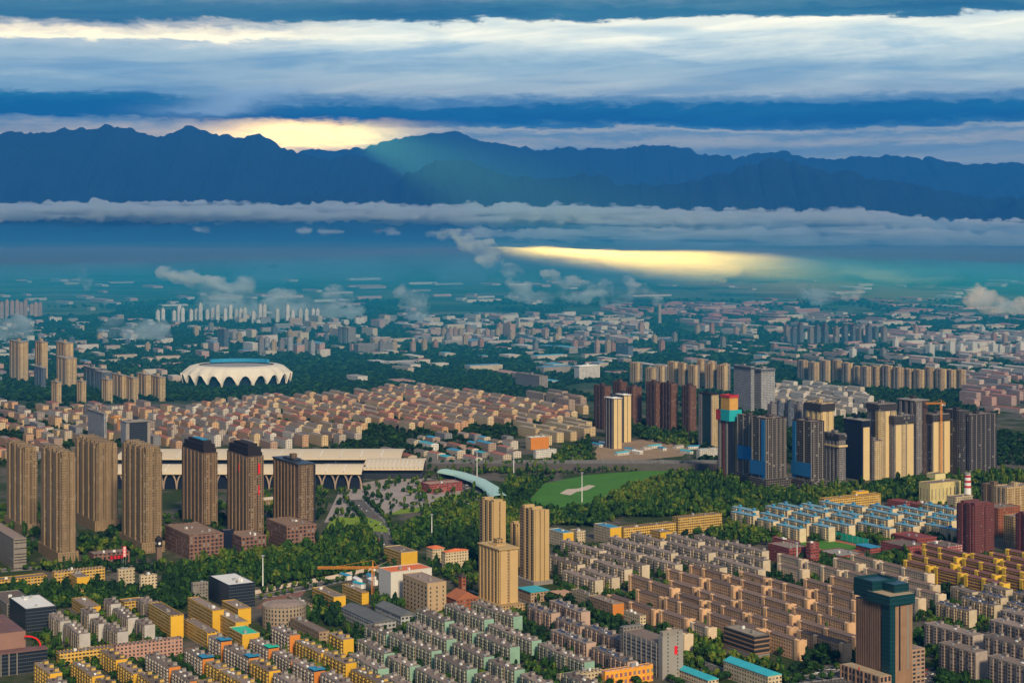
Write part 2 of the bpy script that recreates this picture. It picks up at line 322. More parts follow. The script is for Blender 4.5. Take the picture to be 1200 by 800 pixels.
# ---- slab apartment blocks
class Style:
    def __init__(s, **k): s.__dict__.update({**dict(fl=2.7, floors=6, W=10.2, step=0.0, unit=14, roof='flat', roofm=M_roof, balm=None, canopy=None, solar=0, endgable=False, bal=True), **k})
_slab = {}
def slab_parts(key, S, L, detail):
    k = (key, round(L), detail)
    if k in _slab: return _slab[k]
    h = S.floors*S.fl; W = S.W; x = L/2; y = W/2; P = []
    n = max(1, round(L/S.unit)); uw = L/n
    off = [S.step*(1 if (i//2 if n > 3 else i) % 2 else 0) for i in range(n)]      # sections stand forward or back
    def outline(g, z0, z1, b, **kw):
        lo = []; hi = []
        for i in range(n):
            lo += [(-x+uw*i, -y-g-off[i]), (-x+uw*(i+1), -y-g-off[i])]; hi += [(-x+uw*i, y+g-off[i]), (-x+uw*(i+1), y+g-off[i])]
        pl = lo+hi[::-1]; cl = [p for i, p in enumerate(pl) if math.hypot(p[0]-pl[i-1][0], p[1]-pl[i-1][1]) > .01]
        cl = [p for i, p in enumerate(cl) if abs((p[0]-cl[i-1][0])*(cl[(i+1) % len(cl)][1]-p[1])-(p[1]-cl[i-1][1])*(cl[(i+1) % len(cl)][0]-p[0])) > .01]
        b.prism(cl, z0, z1, **kw)
    b = MB(3.2); outline(0, 0, h, b); P.append(('wall', b.mesh('wall', S.wall)))
    for sg, o_ in ((1, off[-1]), (-1, off[0])):
        b = MB(); x0, x1 = (x+.003, x+.28) if sg > 0 else (-x-.28, -x-.003); b.box(x0, x1, -y-.06-o_, y+.06-o_, 0, h+.85)
        P.append(('end_wall', b.mesh('end_wall', S.end)))
    if S.roof == 'flat':
        b = MB(); outline(.3, h+.003, h+.75, b, mi=1, mi_top=0)
        P.append(('roof', b.mesh('roof', [S.roofm, S.trim])))
        for i in range(n):
            c = -x+uw*(i+.5); b = MB(); b.box(-1.6, 1.6, 0, 3.4, 0, 2.3, 0); b.box(-1.9, 1.9, -.3, 3.7, 2.3, 2.55, 1)
            if detail or i % 2 == 0: P.append(('stairhead', b.mesh('stairhead', [S.trim, S.roofm]), (c, y-4.2-off[i], h+.76)))
        r = random.Random(int(L)+len(key))
        for i in range(n if detail else 0):       # tanks and boxes on the roof
            b = MB(); sx = r.uniform(.8, 2.2); b.box(-sx, sx, -.9, .9, 0, r.uniform(.8, 1.6)); P.append(('water_tank', b.mesh('water_tank', r.choice((M_conc, M_white, M_roofd, M_steel))), (-x+uw*(i+r.uniform(.1,.9)), r.uniform(-y*.5, -y*.1)-off[i], h+.76)))
    else:
        b = MB(); b.box(-x-.02, x+.02, -y-.5, y+.5, h+.003, h+.18, 1, True, 0)
        b.gable(-x, x, -y-.5, y+.5, h+.19, 1.7, 0, 1)
        P.append(('roof', b.mesh('roof', [S.roofm, S.trim])))
        if S.endgable:
            b = MB(bay=3); b.box(-2.4, 2.4, -y-.8, -y-.01, 0, h+1.0, 0); b.gable(-2.4, 2.4, -y-.8, -y+3, h+1.0, .8, 0)
            for i in ((0, n//2, n) if L > 50 else (0, n)):
                c = max(-x+2.7, min(x-2.7, -x+uw*i)); P.append(('gable_bay', b.mesh('gable_bay', S.end), (c, 0, 0)))
    if S.bal:
        b = MB(bay=3.0); q_ = (1.9 if detail else 3.3); b.box(-q_, q_, -1.35, -.004, 2.6, h-.3)
        bm_ = b.mesh('balcony_stack', S.balm or S.wall)
        for i in range(n):
            for q in ((-.24, .24) if detail else (0,)): P.append(('balcony_stack', bm_, (-x+uw*(i+.5+q), -y-off[i], 0)))
    if S.solar and detail:
        r = random.Random(int(L)*7+S.solar); c = -x+2
        b = MB(); b.quad([(0,0,0),(5.2,0,0),(5.2,1.6,1.25),(0,1.6,1.25)]); b.quad([(5.2,1.6,1.25),(5.2,1.65,0),(0,1.65,0),(0,1.6,1.25)]); b.box(-.1,5.3,1.5,1.95,1.26,1.7); sm_ = b.mesh('solar_heater', M_solar)
        while c < x-6:
            if r.random() < .8: P.append(('solar_heater', sm_, (c, -y+1+r.uniform(0, 1.5)-off[min(n-1, int((c+x)/uw))], h+.77)))
            c += r.choice((6.0,6.5,8.5))
    _slab[k] = P; return P
def inpoly(p, poly):
    x, y = p[0], p[1]; c = False; n = len(poly); j = n-1
    for i in range(n):
        a, b = poly[i], poly[j]
        if (a[1] > y) != (b[1] > y) and x < (b[0]-a[0])*(y-a[1])/(b[1]-a[1])+a[0]: c = not c
        j = i
    return c
FOOT = []                       # footprints already built on: (centre, half length, half width)
def pix(p, z=0.0): return (600+p[0]/p[1]*F, YH+(H-z)/p[1]*F)
def free(c, hl, hw, pad=1.0):
    ca, cb = c.dot(A), c.dot(B)
    for (qa, qb, l, w_) in FOOT:
        if abs(ca-qa) < hl+l+pad and abs(cb-qb) < hw+w_+pad: return False
    return True
def claim(c, hl, hw): FOOT.append((c.dot(A), c.dot(B), hl, hw))
def grid(poly_px, L, pitch_b, gap, W, jit=0.0, seed=0, pad=2.0, lens=None):
    """slots for blocks of length L in the ground polygon seen at poly_px: rows run along A, stacked along B"""
    r = random.Random(seed)
    poly = [(lambda g: (g.dot(A), g.dot(B)))(G(*p)) for p in poly_px]
    a0, a1 = min(p[0] for p in poly), max(p[0] for p in poly); b0, b1 = min(p[1] for p in poly), max(p[1] for p in poly)
    out = []; row = 0; b = b0+W/2
    while b < b1:
        a = a1-r.uniform(0, gap); i = 0; got = False
        while a > a0:
            l = L if not lens else r.choice(lens)
            ca = a-l/2
            if all(inpoly((ca+q*l/2, b), poly) for q in (-.8, 0, .8)):
                c = A*ca+B*(b+r.uniform(-jit, jit))
                if free(c, l/2, W/2, pad): out.append((row, i, c, l)); claim(c, l/2, W/2); i += 1; got = True
            a -= l+gap*r.uniform(.8, 1.3)
            if not got: a += (l+gap)*.75
        if got: row += 1
        b += pitch_b
    return out
# ---- boxes given by the photo: left edge, near corner, right edge columns; base and top rows at the near corner
def spec(xl, xc, xr, yb, yt):
    g = G(xc, yb); X, D = g.x, g.y
    k = (xl-600)/F; L = (X-k*D)/(.5+.866*k); k = (xr-600)/F; W = (k*D-X)/(.866-.5*k); h = (yb-yt)*D/F
    c = g-A*(L/2)+B*(W/2)
    return c, L, W, h
# ------------------------------------------------------------------ wall materials
TAN = (.25,.175,.10); CREAM = (.62,.47,.24); BROWN = (.185,.12,.075)
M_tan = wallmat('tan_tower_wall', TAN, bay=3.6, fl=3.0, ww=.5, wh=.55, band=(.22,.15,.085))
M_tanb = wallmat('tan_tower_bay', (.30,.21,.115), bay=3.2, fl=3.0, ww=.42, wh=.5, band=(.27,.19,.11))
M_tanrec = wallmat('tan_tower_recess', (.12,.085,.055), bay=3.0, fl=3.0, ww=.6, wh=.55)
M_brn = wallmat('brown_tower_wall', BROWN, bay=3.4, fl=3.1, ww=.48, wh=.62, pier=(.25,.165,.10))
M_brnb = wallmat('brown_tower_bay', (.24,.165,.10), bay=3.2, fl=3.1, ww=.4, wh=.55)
M_gold = wallmat('gold_tower_wall', (.44,.30,.14), bay=3.4, fl=3.0, ww=.5, wh=.55, band=(.42,.28,.12))
M_golde = plainmat('gold_tower_plain', (.49,.34,.16), .8, .12, .05)
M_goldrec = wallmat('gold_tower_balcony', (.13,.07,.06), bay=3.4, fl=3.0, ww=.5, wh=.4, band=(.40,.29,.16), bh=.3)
M_cream = plainmat('cream_tower_plain', CREAM, .8, .12, .05)
M_creamw = wallmat('cream_tower_wall', (.55,.42,.23), bay=3.4, fl=3.0, ww=.45, wh=.5, band=(.40,.30,.18))
M_dkglass = wallmat('dark_glass_wall', (.05,.06,.07), win=(.012,.02,.035), bay=2.0, fl=3.2, ww=.85, wh=.75, rough=.4, band=(.09,.10,.11), bh=.1, lit=.0)
M_navy = wallmat('navy_glass_wall', (.02,.03,.055), win=(.008,.014,.03), bay=2.4, fl=3.2, ww=.85, wh=.8, rough=.35, lit=.0)
M_teal = wallmat('teal_glass_wall', (.015,.07,.085), win=(.006,.035,.045), bay=2.2, fl=3.6, ww=.86, wh=.86, rough=.3, lit=.0)
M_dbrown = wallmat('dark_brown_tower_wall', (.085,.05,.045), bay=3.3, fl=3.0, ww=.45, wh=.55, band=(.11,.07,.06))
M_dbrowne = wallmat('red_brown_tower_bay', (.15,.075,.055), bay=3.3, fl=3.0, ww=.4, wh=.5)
M_frame = wallmat('concrete_frame', (.17,.155,.145), win=(.010,.010,.014), bay=4.0, fl=3.3, ww=.82, wh=.72, lit=.05, rough=.95)
M_framed = wallmat('dark_concrete_frame', (.095,.095,.105), win=(.012,.012,.018), bay=4.0, fl=3.3, ww=.8, wh=.72, lit=.04, rough=.95)
M_grid = wallmat('grey_grid_wall', (.33,.34,.36), win=(.04,.05,.07), bay=3.6, fl=3.5, ww=.6, wh=.5)
M_maroon_t = wallmat('maroon_tower_wall', (.17,.05,.05), bay=3.4, fl=3.0, ww=.45, wh=.5, band=(.20,.075,.065), lit=.05)
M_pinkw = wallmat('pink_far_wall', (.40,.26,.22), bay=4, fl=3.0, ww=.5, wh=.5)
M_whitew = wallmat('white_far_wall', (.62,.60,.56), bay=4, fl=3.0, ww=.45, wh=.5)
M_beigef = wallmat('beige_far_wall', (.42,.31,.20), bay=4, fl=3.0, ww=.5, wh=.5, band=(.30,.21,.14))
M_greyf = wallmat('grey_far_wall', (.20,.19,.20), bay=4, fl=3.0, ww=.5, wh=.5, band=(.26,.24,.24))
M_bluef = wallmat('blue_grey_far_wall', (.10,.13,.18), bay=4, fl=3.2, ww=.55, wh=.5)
M_dcrown = plainmat('dark_crown', (.022,.02,.025), .8, .3)
M_netb = plainmat('blue_safety_net', (.02,.14,.34), .8, .25, .2)
M_nett = plainmat('turquoise_safety_net', (.02,.36,.40), .8, .25, .2)
M_netr = plainmat('red_safety_net', (.42,.04,.05), .8, .25, .2)
M_red = plainmat('red_sign_face', (.75,.02,.03), .5, .05)
M_pod = wallmat('brown_podium_wall', (.20,.105,.08), bay=5, fl=4.5, ww=.5, wh=.6, band=(.27,.17,.12))
# ------------------------------------------------------------------ towers
def tower(label, S, wall, left=(), right=(), crown=None, podium=None, name='apartment_tower', cat='tower', group=None, roofm=M_roof, net=None, stack=None, extra=None, recess=None):
    """S = spec(...); left/right = bays (from, to, depth, material[, top]) as shares of the face; crown = (kind, height, material)"""
    c, L, W, h = S
    root = thing(name, label, cat, c, ROT, group); claim(c, L/2, W/2); P = []
    x, y = L/2, W/2
    b = MB(); b.box(-x, x, -y, y, 0, h); P.append(('wall', b.mesh('wall', wall)))
    b = MB(); b.box(-x+.4, x-.4, -y+.4, y-.4, h+.004, h+.15); P.append(('roof', b.mesh('roof', roofm)))
    b = MB(); b.ring(-x-.15, x+.15, -y-.15, y+.15, h+.002, h+1.3, .5); P.append(('parapet', b.mesh('parapet', wall)))
    ch, ck, cm = (crown[1], crown[0], crown[2]) if crown else (0, None, None)
    for f0, f1, d, m, *tp in left:
        z1 = h*(tp[0] if tp else 1)+(ch if ck == 'bays' else 0)
        x0, x1 = x-f0*L, x-f1*L          # shares run from the near corner
        b = MB(); b.box(min(x0,x1), max(x0,x1), -y-d, -y-.006, 0, z1); P.append(('bay', b.mesh('bay', m)))
    for f0, f1, d, m, *tp in right:
        z1 = h*(tp[0] if tp else 1)+(ch if ck == 'bays' else 0)
        b = MB(); b.box(x+.006, x+d, -y+f0*W, -y+f1*W, 0, z1); P.append(('bay', b.mesh('bay', m)))
    if ck == 'bays':                      # crown blocks standing over the roof between the raised bays
        nb = max(2, round(L/9))
        for i in range(nb):
            b = MB(); c0 = -x+L*(i+.18)/nb; c1 = -x+L*(i+.82)/nb
            b.box(c0, c1, -y*.72, y*.72, 0, ch*(1.15 if i % 2 == 0 else .8)); b.box(c0-.3, c1+.3, -y*.72-.3, y*.72+.3, ch*(1.15 if i % 2 == 0 else .8)+.003, ch*(1.15 if i % 2 == 0 else .8)+.6)
            P.append(('crown_block', b.mesh('crown_block', cm), (0, 0, h+.16)))
    elif ck == 'dark':
        b = MB(); b.box(-x*.86, x*.86, -y*.86, y*.86, 0, ch*.75); b.box(-x*.62, x*.7, -y*.62, y*.62, ch*.75+.003, ch)
        P.append(('crown', b.mesh('crown', cm), (0,0,h+.16)))
        b = MB(); b.ring(-x*.93, x*.93, -y*.93, y*.93, 0, ch*.35, .6); P.append(('crown_rail', b.mesh('crown_rail', cm), (0,0,h+.16)))
    elif ck == 'band':                    # the top storeys still unclad
        b = MB(); b.box(-x-1.6, x+1.6, -y-1.6, y+1.6, h-ch, h-.3); P.append(('unclad_storeys', b.mesh('unclad_storeys', cm)))
    elif ck == 'slab':
        b = MB(); b.box(-x-1.2, x+1.2, -y-1.2, y+1.2, 0, 1.2); b.box(-x*.5, x*.3, -y*.5, y*.5, 1.203, ch); P.append(('crown', b.mesh('crown', cm), (0,0,h+1.31)))
    if ck in (None, 'band', 'slab'):
        b = MB(); b.box(-min(5,x*.5), min(3,x*.4), -min(3,y*.5), min(4,y*.6), 0, 4.2); b.ring(-min(5,x*.5)-.2, min(3,x*.4)+.2, -min(3,y*.5)-.2, min(4,y*.6)+.2, 4.203, 4.8, .4)
        P.append(('lift_house', b.mesh('lift_house', wall), (0,0,h+.16+(ch+1.2 if ck == 'slab' else 0))))
    if podium:
        px_, py_, ph, pm = podium
        b = MB(5); b.prism([(-x-3,-y-py_),(x+px_,-y-py_),(x+px_,y+3),(-x-3,y+3)], 0, ph); P.append(('podium', b.mesh('podium', pm)))
    for nt in (net or ()):                # safety net wrapped round part of the height
        z0, z1, m = nt[:3]; f0, f1 = nt[3:] if len(nt) > 3 else (0, 1)
        b = MB(); b.box(x-f1*L-1.7, x-f0*L+2.2, -y-2.2, -y-1.95, h*z0, h*z1)
        if f0 == 0: b.box(x+1.95, x+2.2, -y-1.95, y+2, h*z0, h*z1)
        P.append(('safety_net', b.mesh('safety_net', m)))
    dress(root, P)
    if extra: extra(root, L, W, h)
    return root
def rib(n, d, m, w=.45, a=0.0, b=1.0):
    """n equal bays with gaps between them"""
    s = (b-a)/n; return [(a+s*(i+.5-w/2), a+s*(i+.5+w/2), d, m) for i in range(n)]
def antenna(root, L, W, h):
    b = MB(); b.beam((0,0,h+1),(0,0,h+16),(.35,.12)); dress(root, [('mast', b.mesh('mast', M_steel))])
# the seven towers on the left
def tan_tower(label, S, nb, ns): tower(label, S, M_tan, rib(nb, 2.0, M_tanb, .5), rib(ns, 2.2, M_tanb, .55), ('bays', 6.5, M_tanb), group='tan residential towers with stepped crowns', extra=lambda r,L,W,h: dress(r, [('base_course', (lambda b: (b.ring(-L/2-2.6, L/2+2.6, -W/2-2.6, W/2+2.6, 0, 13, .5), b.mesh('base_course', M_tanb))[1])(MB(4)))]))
tan_tower('tan residential tower at the left edge, partly behind its twin', spec(8, 27, 44, 626, 531), 3, 2)
tan_tower('tan residential tower standing nearest the yellow school', spec(48, 70, 89, 660, 538), 3, 2)
tan_tower('broad tan residential tower with six crown blocks, rear of its group', spec(88, 113, 138, 622, 526), 4, 3)
tan_tower('tan residential tower right behind the slim clock tower', spec(143, 168, 190, 648, 532), 4, 2)
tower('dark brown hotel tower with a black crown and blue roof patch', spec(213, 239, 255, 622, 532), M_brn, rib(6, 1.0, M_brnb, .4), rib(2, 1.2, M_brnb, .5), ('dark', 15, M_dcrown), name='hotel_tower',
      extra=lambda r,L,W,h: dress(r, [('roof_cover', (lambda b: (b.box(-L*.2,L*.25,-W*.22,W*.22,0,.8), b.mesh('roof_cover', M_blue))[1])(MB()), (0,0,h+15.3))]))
def signs_red(r, L, W, h):
    def strip(x0,x1,y0,y1,z0,z1):
        b = MB(); b.box(x0,x1,y0,y1,z0,z1); return b.mesh('sign_panel', M_red)
    x, y = L/2, W/2
    dress(r, [('sign_panel', strip(x*.2,x*.2+2.2,-y-1.6,-y-1.3,h*.80,h*.90)), ('sign_panel', strip(x+1.3,x+1.6,-y+W*.62,-y+W*.62+2.4,h*.80,h*.92)), ('sign_panel', strip(x+1.3,x+1.6,-y+W*.62,-y+W*.62+1.6,h*.55,h*.66))])
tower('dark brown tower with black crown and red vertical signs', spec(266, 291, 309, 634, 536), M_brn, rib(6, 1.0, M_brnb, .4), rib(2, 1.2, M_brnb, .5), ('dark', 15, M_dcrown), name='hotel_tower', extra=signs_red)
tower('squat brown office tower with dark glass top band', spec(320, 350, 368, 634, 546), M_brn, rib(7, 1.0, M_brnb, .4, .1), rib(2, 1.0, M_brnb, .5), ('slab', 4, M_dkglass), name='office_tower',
      net=None, extra=lambda r,L,W,h: dress(r, [('glass_fin', (lambda b: (b.box(L/2-.5, L/2+2.0, W/2-.5, W/2+1.2, 0, h+1), b.mesh('glass_fin', M_dkglass))[1])(MB()))]))
# golden towers in the middle
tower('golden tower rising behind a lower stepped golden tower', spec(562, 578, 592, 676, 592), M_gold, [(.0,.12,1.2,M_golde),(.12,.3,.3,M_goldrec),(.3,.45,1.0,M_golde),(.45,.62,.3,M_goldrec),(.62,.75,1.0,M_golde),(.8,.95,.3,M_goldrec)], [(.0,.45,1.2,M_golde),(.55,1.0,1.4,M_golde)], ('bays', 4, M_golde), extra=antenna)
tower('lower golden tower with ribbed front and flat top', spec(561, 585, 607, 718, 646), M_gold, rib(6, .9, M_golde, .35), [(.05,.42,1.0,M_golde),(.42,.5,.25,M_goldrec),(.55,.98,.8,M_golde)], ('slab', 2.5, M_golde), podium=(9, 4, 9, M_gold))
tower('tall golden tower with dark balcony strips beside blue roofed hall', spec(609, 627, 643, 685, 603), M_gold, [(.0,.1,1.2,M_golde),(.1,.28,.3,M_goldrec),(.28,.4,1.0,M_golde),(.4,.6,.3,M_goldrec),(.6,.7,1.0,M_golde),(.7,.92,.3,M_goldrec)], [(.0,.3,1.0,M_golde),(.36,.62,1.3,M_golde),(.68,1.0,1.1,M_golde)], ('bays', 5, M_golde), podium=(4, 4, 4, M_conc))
tower('short golden wing behind the tall golden tower', spec(598, 606, 614, 664, 618), M_gold, [(.05,.25,1.0,M_golde),(.3,.6,.3,M_goldrec),(.65,.9,1.0,M_golde)], [(.1,.9,1.0,M_golde)], ('bays', 4, M_golde))
# ------------------------------------------------------------------ glass and stone office tower, bottom right
def teal_tower():
    xc = 1043; c, L, W, h = spec(1003, xc, 1068, 806, 700)
    root = thing('office_tower', 'tall stone ribbed office tower with a dark teal glass crown', 'tower', c); claim(c, L/2+8, W/2+8)
    x, y = L/2, W/2
    st = wallmat('brown_stone_strips', (.17,.105,.08), win=(.03,.025,.03), bay=2.4, fl=60, ww=.45, wh=.96, vary=.06)
    st2 = wallmat('warm_stone_side', (.28,.17,.105), win=(.02,.02,.03), bay=9.0, fl=200, ww=.2, wh=.98, vary=.06)
    P = []
    b = MB(2.4); b.box(-x, x, -y, y, 0, h-7); P.append(('wall', b.mesh('wall', st)))
    for i in range(19):
        q = -x+L*(i+.5)/19
        if q > x*.52: continue
        b = MB(); b.box(q-.45, q+.45, -y-.75, -y-.006, 0, h-8); P.append(('stone_rib', b.mesh('stone_rib', PM('stone_rib', (.21,.135,.10)))))
    b = MB(2.2); b.box(x*.58, x+1.0, -y-1.0, -y+5, 0, h-7); P.append(('glass_corner', b.mesh('glass_corner', M_teal)))
    b = MB(9); b.box(x+.006, x+.9, -y+5.2, y+.3, 0, h-8); P.append(('side_wall', b.mesh('side_wall', st2)))
    b = MB(2.2); b.box(-x*.25, x+2.4, -y-2.4, y+2.0, h-7, h+1.5); P.append(('crown_band', b.mesh('crown_band', M_teal)))
    b = MB(2.2); b.box(-x*.2, x+1.6, -y-1.6, y+1.2, h+1.503, h+1.8); P.append(('roof', b.mesh('roof', PM('tan_roof', (.36,.28,.19)))))
    b = MB(2.2); b.box(-x-1.4, x*.05, -y-1.4, y+2.2, h-5.0, h+9); b.box(x*.05+.003, x*.75, -y*.2, y+2.2, h+1.81, h+9)
    P.append(('upper_crown', b.mesh('upper_crown', M_teal)))
    b = MB(2.2); b.ring(-x-1.2, x*.04, -y-1.2, y+2.0, h+9.003, h+10.4, .4); P.append(('parapet', b.mesh('parapet', M_teal)))
    b = MB(5); b.box(-x-4, x+3, -y-14, -y-1.2, 0, 12); P.append(('podium', b.mesh('podium', wallmat('podium_stone', (.36,.22,.15), bay=5, fl=6, ww=.6, wh=.7)), None,
        [('podium_roof', (lambda q: (q.box(-x-3.5, x+2.5, -y-13.5, -y-1.8, 12.003, 12.3), q.mesh('podium_roof', PM('tan_roof', (.36,.28,.19)))))[1](MB()) if False else (lambda q: (q.box(-x-3.5, x+2.5, -y-13.5, -y-1.8, 12.003, 12.3), q.mesh('podium_roof', PM('tan_roof', (.36,.28,.19))))[1])(MB()))]))
    for i in range(6):
        q = -x-3+(L+5)*i/5; b = MB(); b.box(q-.6, q+.6, -y-15.2, -y-14.006, 0, 12.5); P.append(('column', b.mesh('column', PM('stone_rib', (.21,.135,.10)))))
    b = MB(4.2); b.box(x-14, x+.5, y+.35, y+15, 0, 30); P.append(('rear_wing', b.mesh('rear_wing', wallmat('wing_wall', (.33,.22,.16), bay=4.2, fl=3.6, ww=.6, wh=.5, band=(.40,.27,.19)))))
    b = MB(); b.box(-.8,.8,-y-15.6,-y-15.25,13,15); P.append(('sign_panel', b.mesh('sign_panel', M_red)))
    dress(root, P)
teal_tower()
# ------------------------------------------------------------------ middle distance towers
for i, (xl, xc, xr, yb, yt, lab) in enumerate([(696,708,716,503,453,'dark brown tower left of the cream pair'),(734,741,752,500,454,'dark brown tower right behind the cream pair'),(718,727,735,497,448,'dark brown tower seen between its two neighbours'),
        (757,768,776,505,449,'dark brown slab tower left of the middle of its row'),(775,786,794,507,450,'dark brown slab tower in the middle of its row'),(799,808,816,510,453,'dark brown slab tower nearest the teal tower')]):
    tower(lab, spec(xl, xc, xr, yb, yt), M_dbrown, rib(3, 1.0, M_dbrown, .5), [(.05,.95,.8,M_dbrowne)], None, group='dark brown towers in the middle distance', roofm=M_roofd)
tower('pale tower with dark glass side, front one of a pair', spec(709, 719, 728, 526, 468), M_dkglass, rib(3, .8, M_greyf, .3), [(.0,.44,1.2,M_cream),(.52,1.0,1.4,M_cream)], ('slab', 2, M_white))
tower('pale tower with dark glass side, rear one of a pair', spec(722, 731, 739, 518, 464), M_dkglass, rib(3, .8, M_greyf, .3), [(.0,.44,1.2,M_cream),(.52,1.0,1.4,M_cream)], ('slab', 2, M_white))
tower('slim teal glass tower with a tan side wall', spec(819, 834, 842, 526, 463), M_teal, [(.75,1.0,.8,M_greyf),(.0,.06,.8,M_greyf)], [(.0,1.0,.8,M_creamw)], ('slab', 3, M_dcrown), name='office_tower')
for i, (xl, xc, xr, yb, yt) in enumerate([(738,746,753,453,427),(756,764,772,457,433),(768,775,782,456,431),(782,790,797,455,426),(795,801,806,457,427),(806,814,820,459,430),(817,822,827,457,423),(826,834,841,460,428),(840,848,856,462,430),(829,834,840,452,425),(845,850,856,454,428)]):
    tower('dusty beige tower block, %s from the open end of its cluster' % ORD[i], spec(xl, xc, xr, yb, yt), M_beigef, rib(3, 1.5, M_beigef, .5), [(.1,.5,1.2,M_creamw),(.6,.95,1.2,M_greyf)], ('bays', 3, M_beigef), group='beige tower blocks behind the dark brown ones')
tower('wide grey office block with a fine window grid and blue top band', spec(860, 880, 884, 484, 430), M_grid, (), (), ('band', 4, M_bluef), name='office_block')
tower('second wing of the grey gridded office block', spec(882, 892, 908, 482, 433), M_grid, (), (), ('band', 4, M_bluef), name='office_block')
# building site towers
def cranes_top(r, L, W, h):
    b = MB(); b.ring(-L*.3, L*.42, -W*.42, W*.42, h+1, h+20, .8); m = b.mesh('scaffold', PM('yellow_scaffold', (.55,.30,.08)))
    b2 = MB(); b2.ring(-L*.33, L*.45, -W*.45, W*.45, h+20.1, h+24, 1.2); dress(r, [('scaffold', m), ('scaffold_top', b2.mesh('scaffold_top', M_netr))])
tower('unfinished tower wearing a turquoise and red safety net collar', spec(841, 855, 867, 564, 482), M_dkglass, [(.15,.3,.8,M_conc),(.42,.58,.8,M_maroon_t),(.7,.9,.8,M_conc)], [(.0,.3,.8,M_navy),(.5,1.0,.8,M_creamw)], None, net=[(.86,1.02,M_nett,0,.7),(.86,1.01,M_netr,.72,1)], extra=cranes_top)
tower('bare concrete tower shell, rear half of a curved pair', spec(864, 885, 893, 569, 489), M_frame, [(.0,.04,.6,M_conc),(.3,.34,.6,M_conc),(.64,.68,.6,M_conc),(.96,1,.6,M_conc)], (), None, net=[(.36,.56,M_netb,0,.9)], podium=(6, 5, 16, M_frame))
tower('bare concrete tower shell, front half of a curved pair', spec(881, 898, 922, 574, 491), M_frame, [(.0,.05,.6,M_conc),(.1,.3,1.2,M_netb,.98),(.45,.5,.6,M_conc),(.95,1,.6,M_conc)], rib(5, .8, M_conc, .12), None, net=[(.20,.40,M_netb,.0,.95)][:0]+[(.20,.40,M_netb,.05,1)], podium=(6, 5, 16, M_frame))
tower('bare concrete tower shell with a blue net over its lower storeys', spec(929, 951, 966, 575, 495), M_frame, [(.82,1,1.0,M_netb,.98),(.0,.04,.6,M_conc),(.38,.42,.6,M_conc)], rib(3, .8, M_conc, .12), None, net=[(.20,.40,M_netb,.02,1)], podium=(8, 5, 15, M_frame))
tower('cream tower with an unclad dark top behind the shells', spec(944, 962, 977, 540, 473), M_creamw, rib(3, .9, M_cream, .4), rib(2, .9, M_cream, .6), ('band', 13, M_framed))
tower('short grey tower with a pale waist band', spec(966, 983, 991, 566, 509), M_greyf, rib(4, .8, M_greyf, .4), rib(2, .8, M_greyf, .5), ('band', 8, M_framed), net=[(.74,.78,M_cream)])
tower('navy glass tower with one cream side bay', spec(989, 1010, 1019, 563, 494), M_navy, (), [(.15,.95,1.0,M_cream,.9)], ('slab', 2, M_conc))
tower('tall cream tower with a dark unclad head, among dark neighbours', spec(1016, 1030, 1050, 560, 474), M_greyf, [(.0,.25,1.0,M_creamw),(.3,.5,1.0,M_framed)], [(.0,.3,1.0,M_creamw,.9),(.36,.62,1.0,M_cream,.9),(.7,1,1.0,M_creamw,.9)], ('band', 9, M_framed))
tower('low striped tower stub in front of the tall cream tower', spec(1012, 1024, 1034, 562, 517), M_greyf, rib(2, .8, M_greyf, .5), [(.1,.9,1.0,M_creamw)], None)
tower('tower with two bright cream strips and a wide dark head', spec(1041, 1048, 1071, 560, 488), M_greyf, [(.2,.8,.9,M_greyf)], [(.05,.34,1.2,M_cream,.86),(.4,.56,.7,M_creamw,.86),(.62,.95,1.2,M_cream,.86)], ('band', 12, M_framed))
tower('tall dark tower shell behind the cream striped tower', spec(1052, 1072, 1088, 556, 471), M_framed, rib(3, .9, M_greyf, .4), [(.1,.5,.9,M_greyf),(.6,.9,.9,M_dbrown)], ('slab', 2, M_conc))
tower('tower with two wide cream strips standing beside the grey shell', spec(1082, 1093, 1114, 556, 486), M_greyf, rib(2, .9, M_framed, .5), [(.02,.36,1.2,M_cream,.88),(.4,.56,.7,M_creamw,.88),(.62,.96,1.2,M_cream,.88)], ('band', 11, M_framed))
tower('dark grey tower shell without cladding, rear of two', spec(1106, 1124, 1136, 556, 482), M_framed, rib(3, .8, M_framed, .4), rib(3, .8, M_framed, .2), None)
tower('wide dark grey tower shell without cladding, end of the site', spec(1120, 1136, 1168, 556, 487), M_framed, rib(4, .8, M_framed, .25), rib(6, .8, M_conc, .08), None)
# mid rises further right
for i, (x0, yb, hh, m) in enumerate([(934,452,28,1),(947,454,28,0),(960,454,30,1),(974,454,30,0),(986,456,29,1),(999,457,26,0),(1008,460,29,1),(1020,460,29,0),(1033,461,31,1),(1046,462,30,0),(1058,462,28,1),(1070,463,28,0),(1082,463,31,1),(1096,464,30,0),(1107,463,28,1),(1119,463,28,0)]):
    tower('tan and grey mid-rise block, %s in the long row' % ORD[i], spec(x0, x0+7, x0+13, yb-3, yb-hh), M_greyf if m else M_beigef, rib(2, 1.2, M_greyf, .4), [(.05,.45,1.4,M_beigef),(.55,.95,1.4,M_creamw if i % 3 else M_beigef)], ('bays', 3, M_beigef), group='row of tan and grey mid-rise blocks')
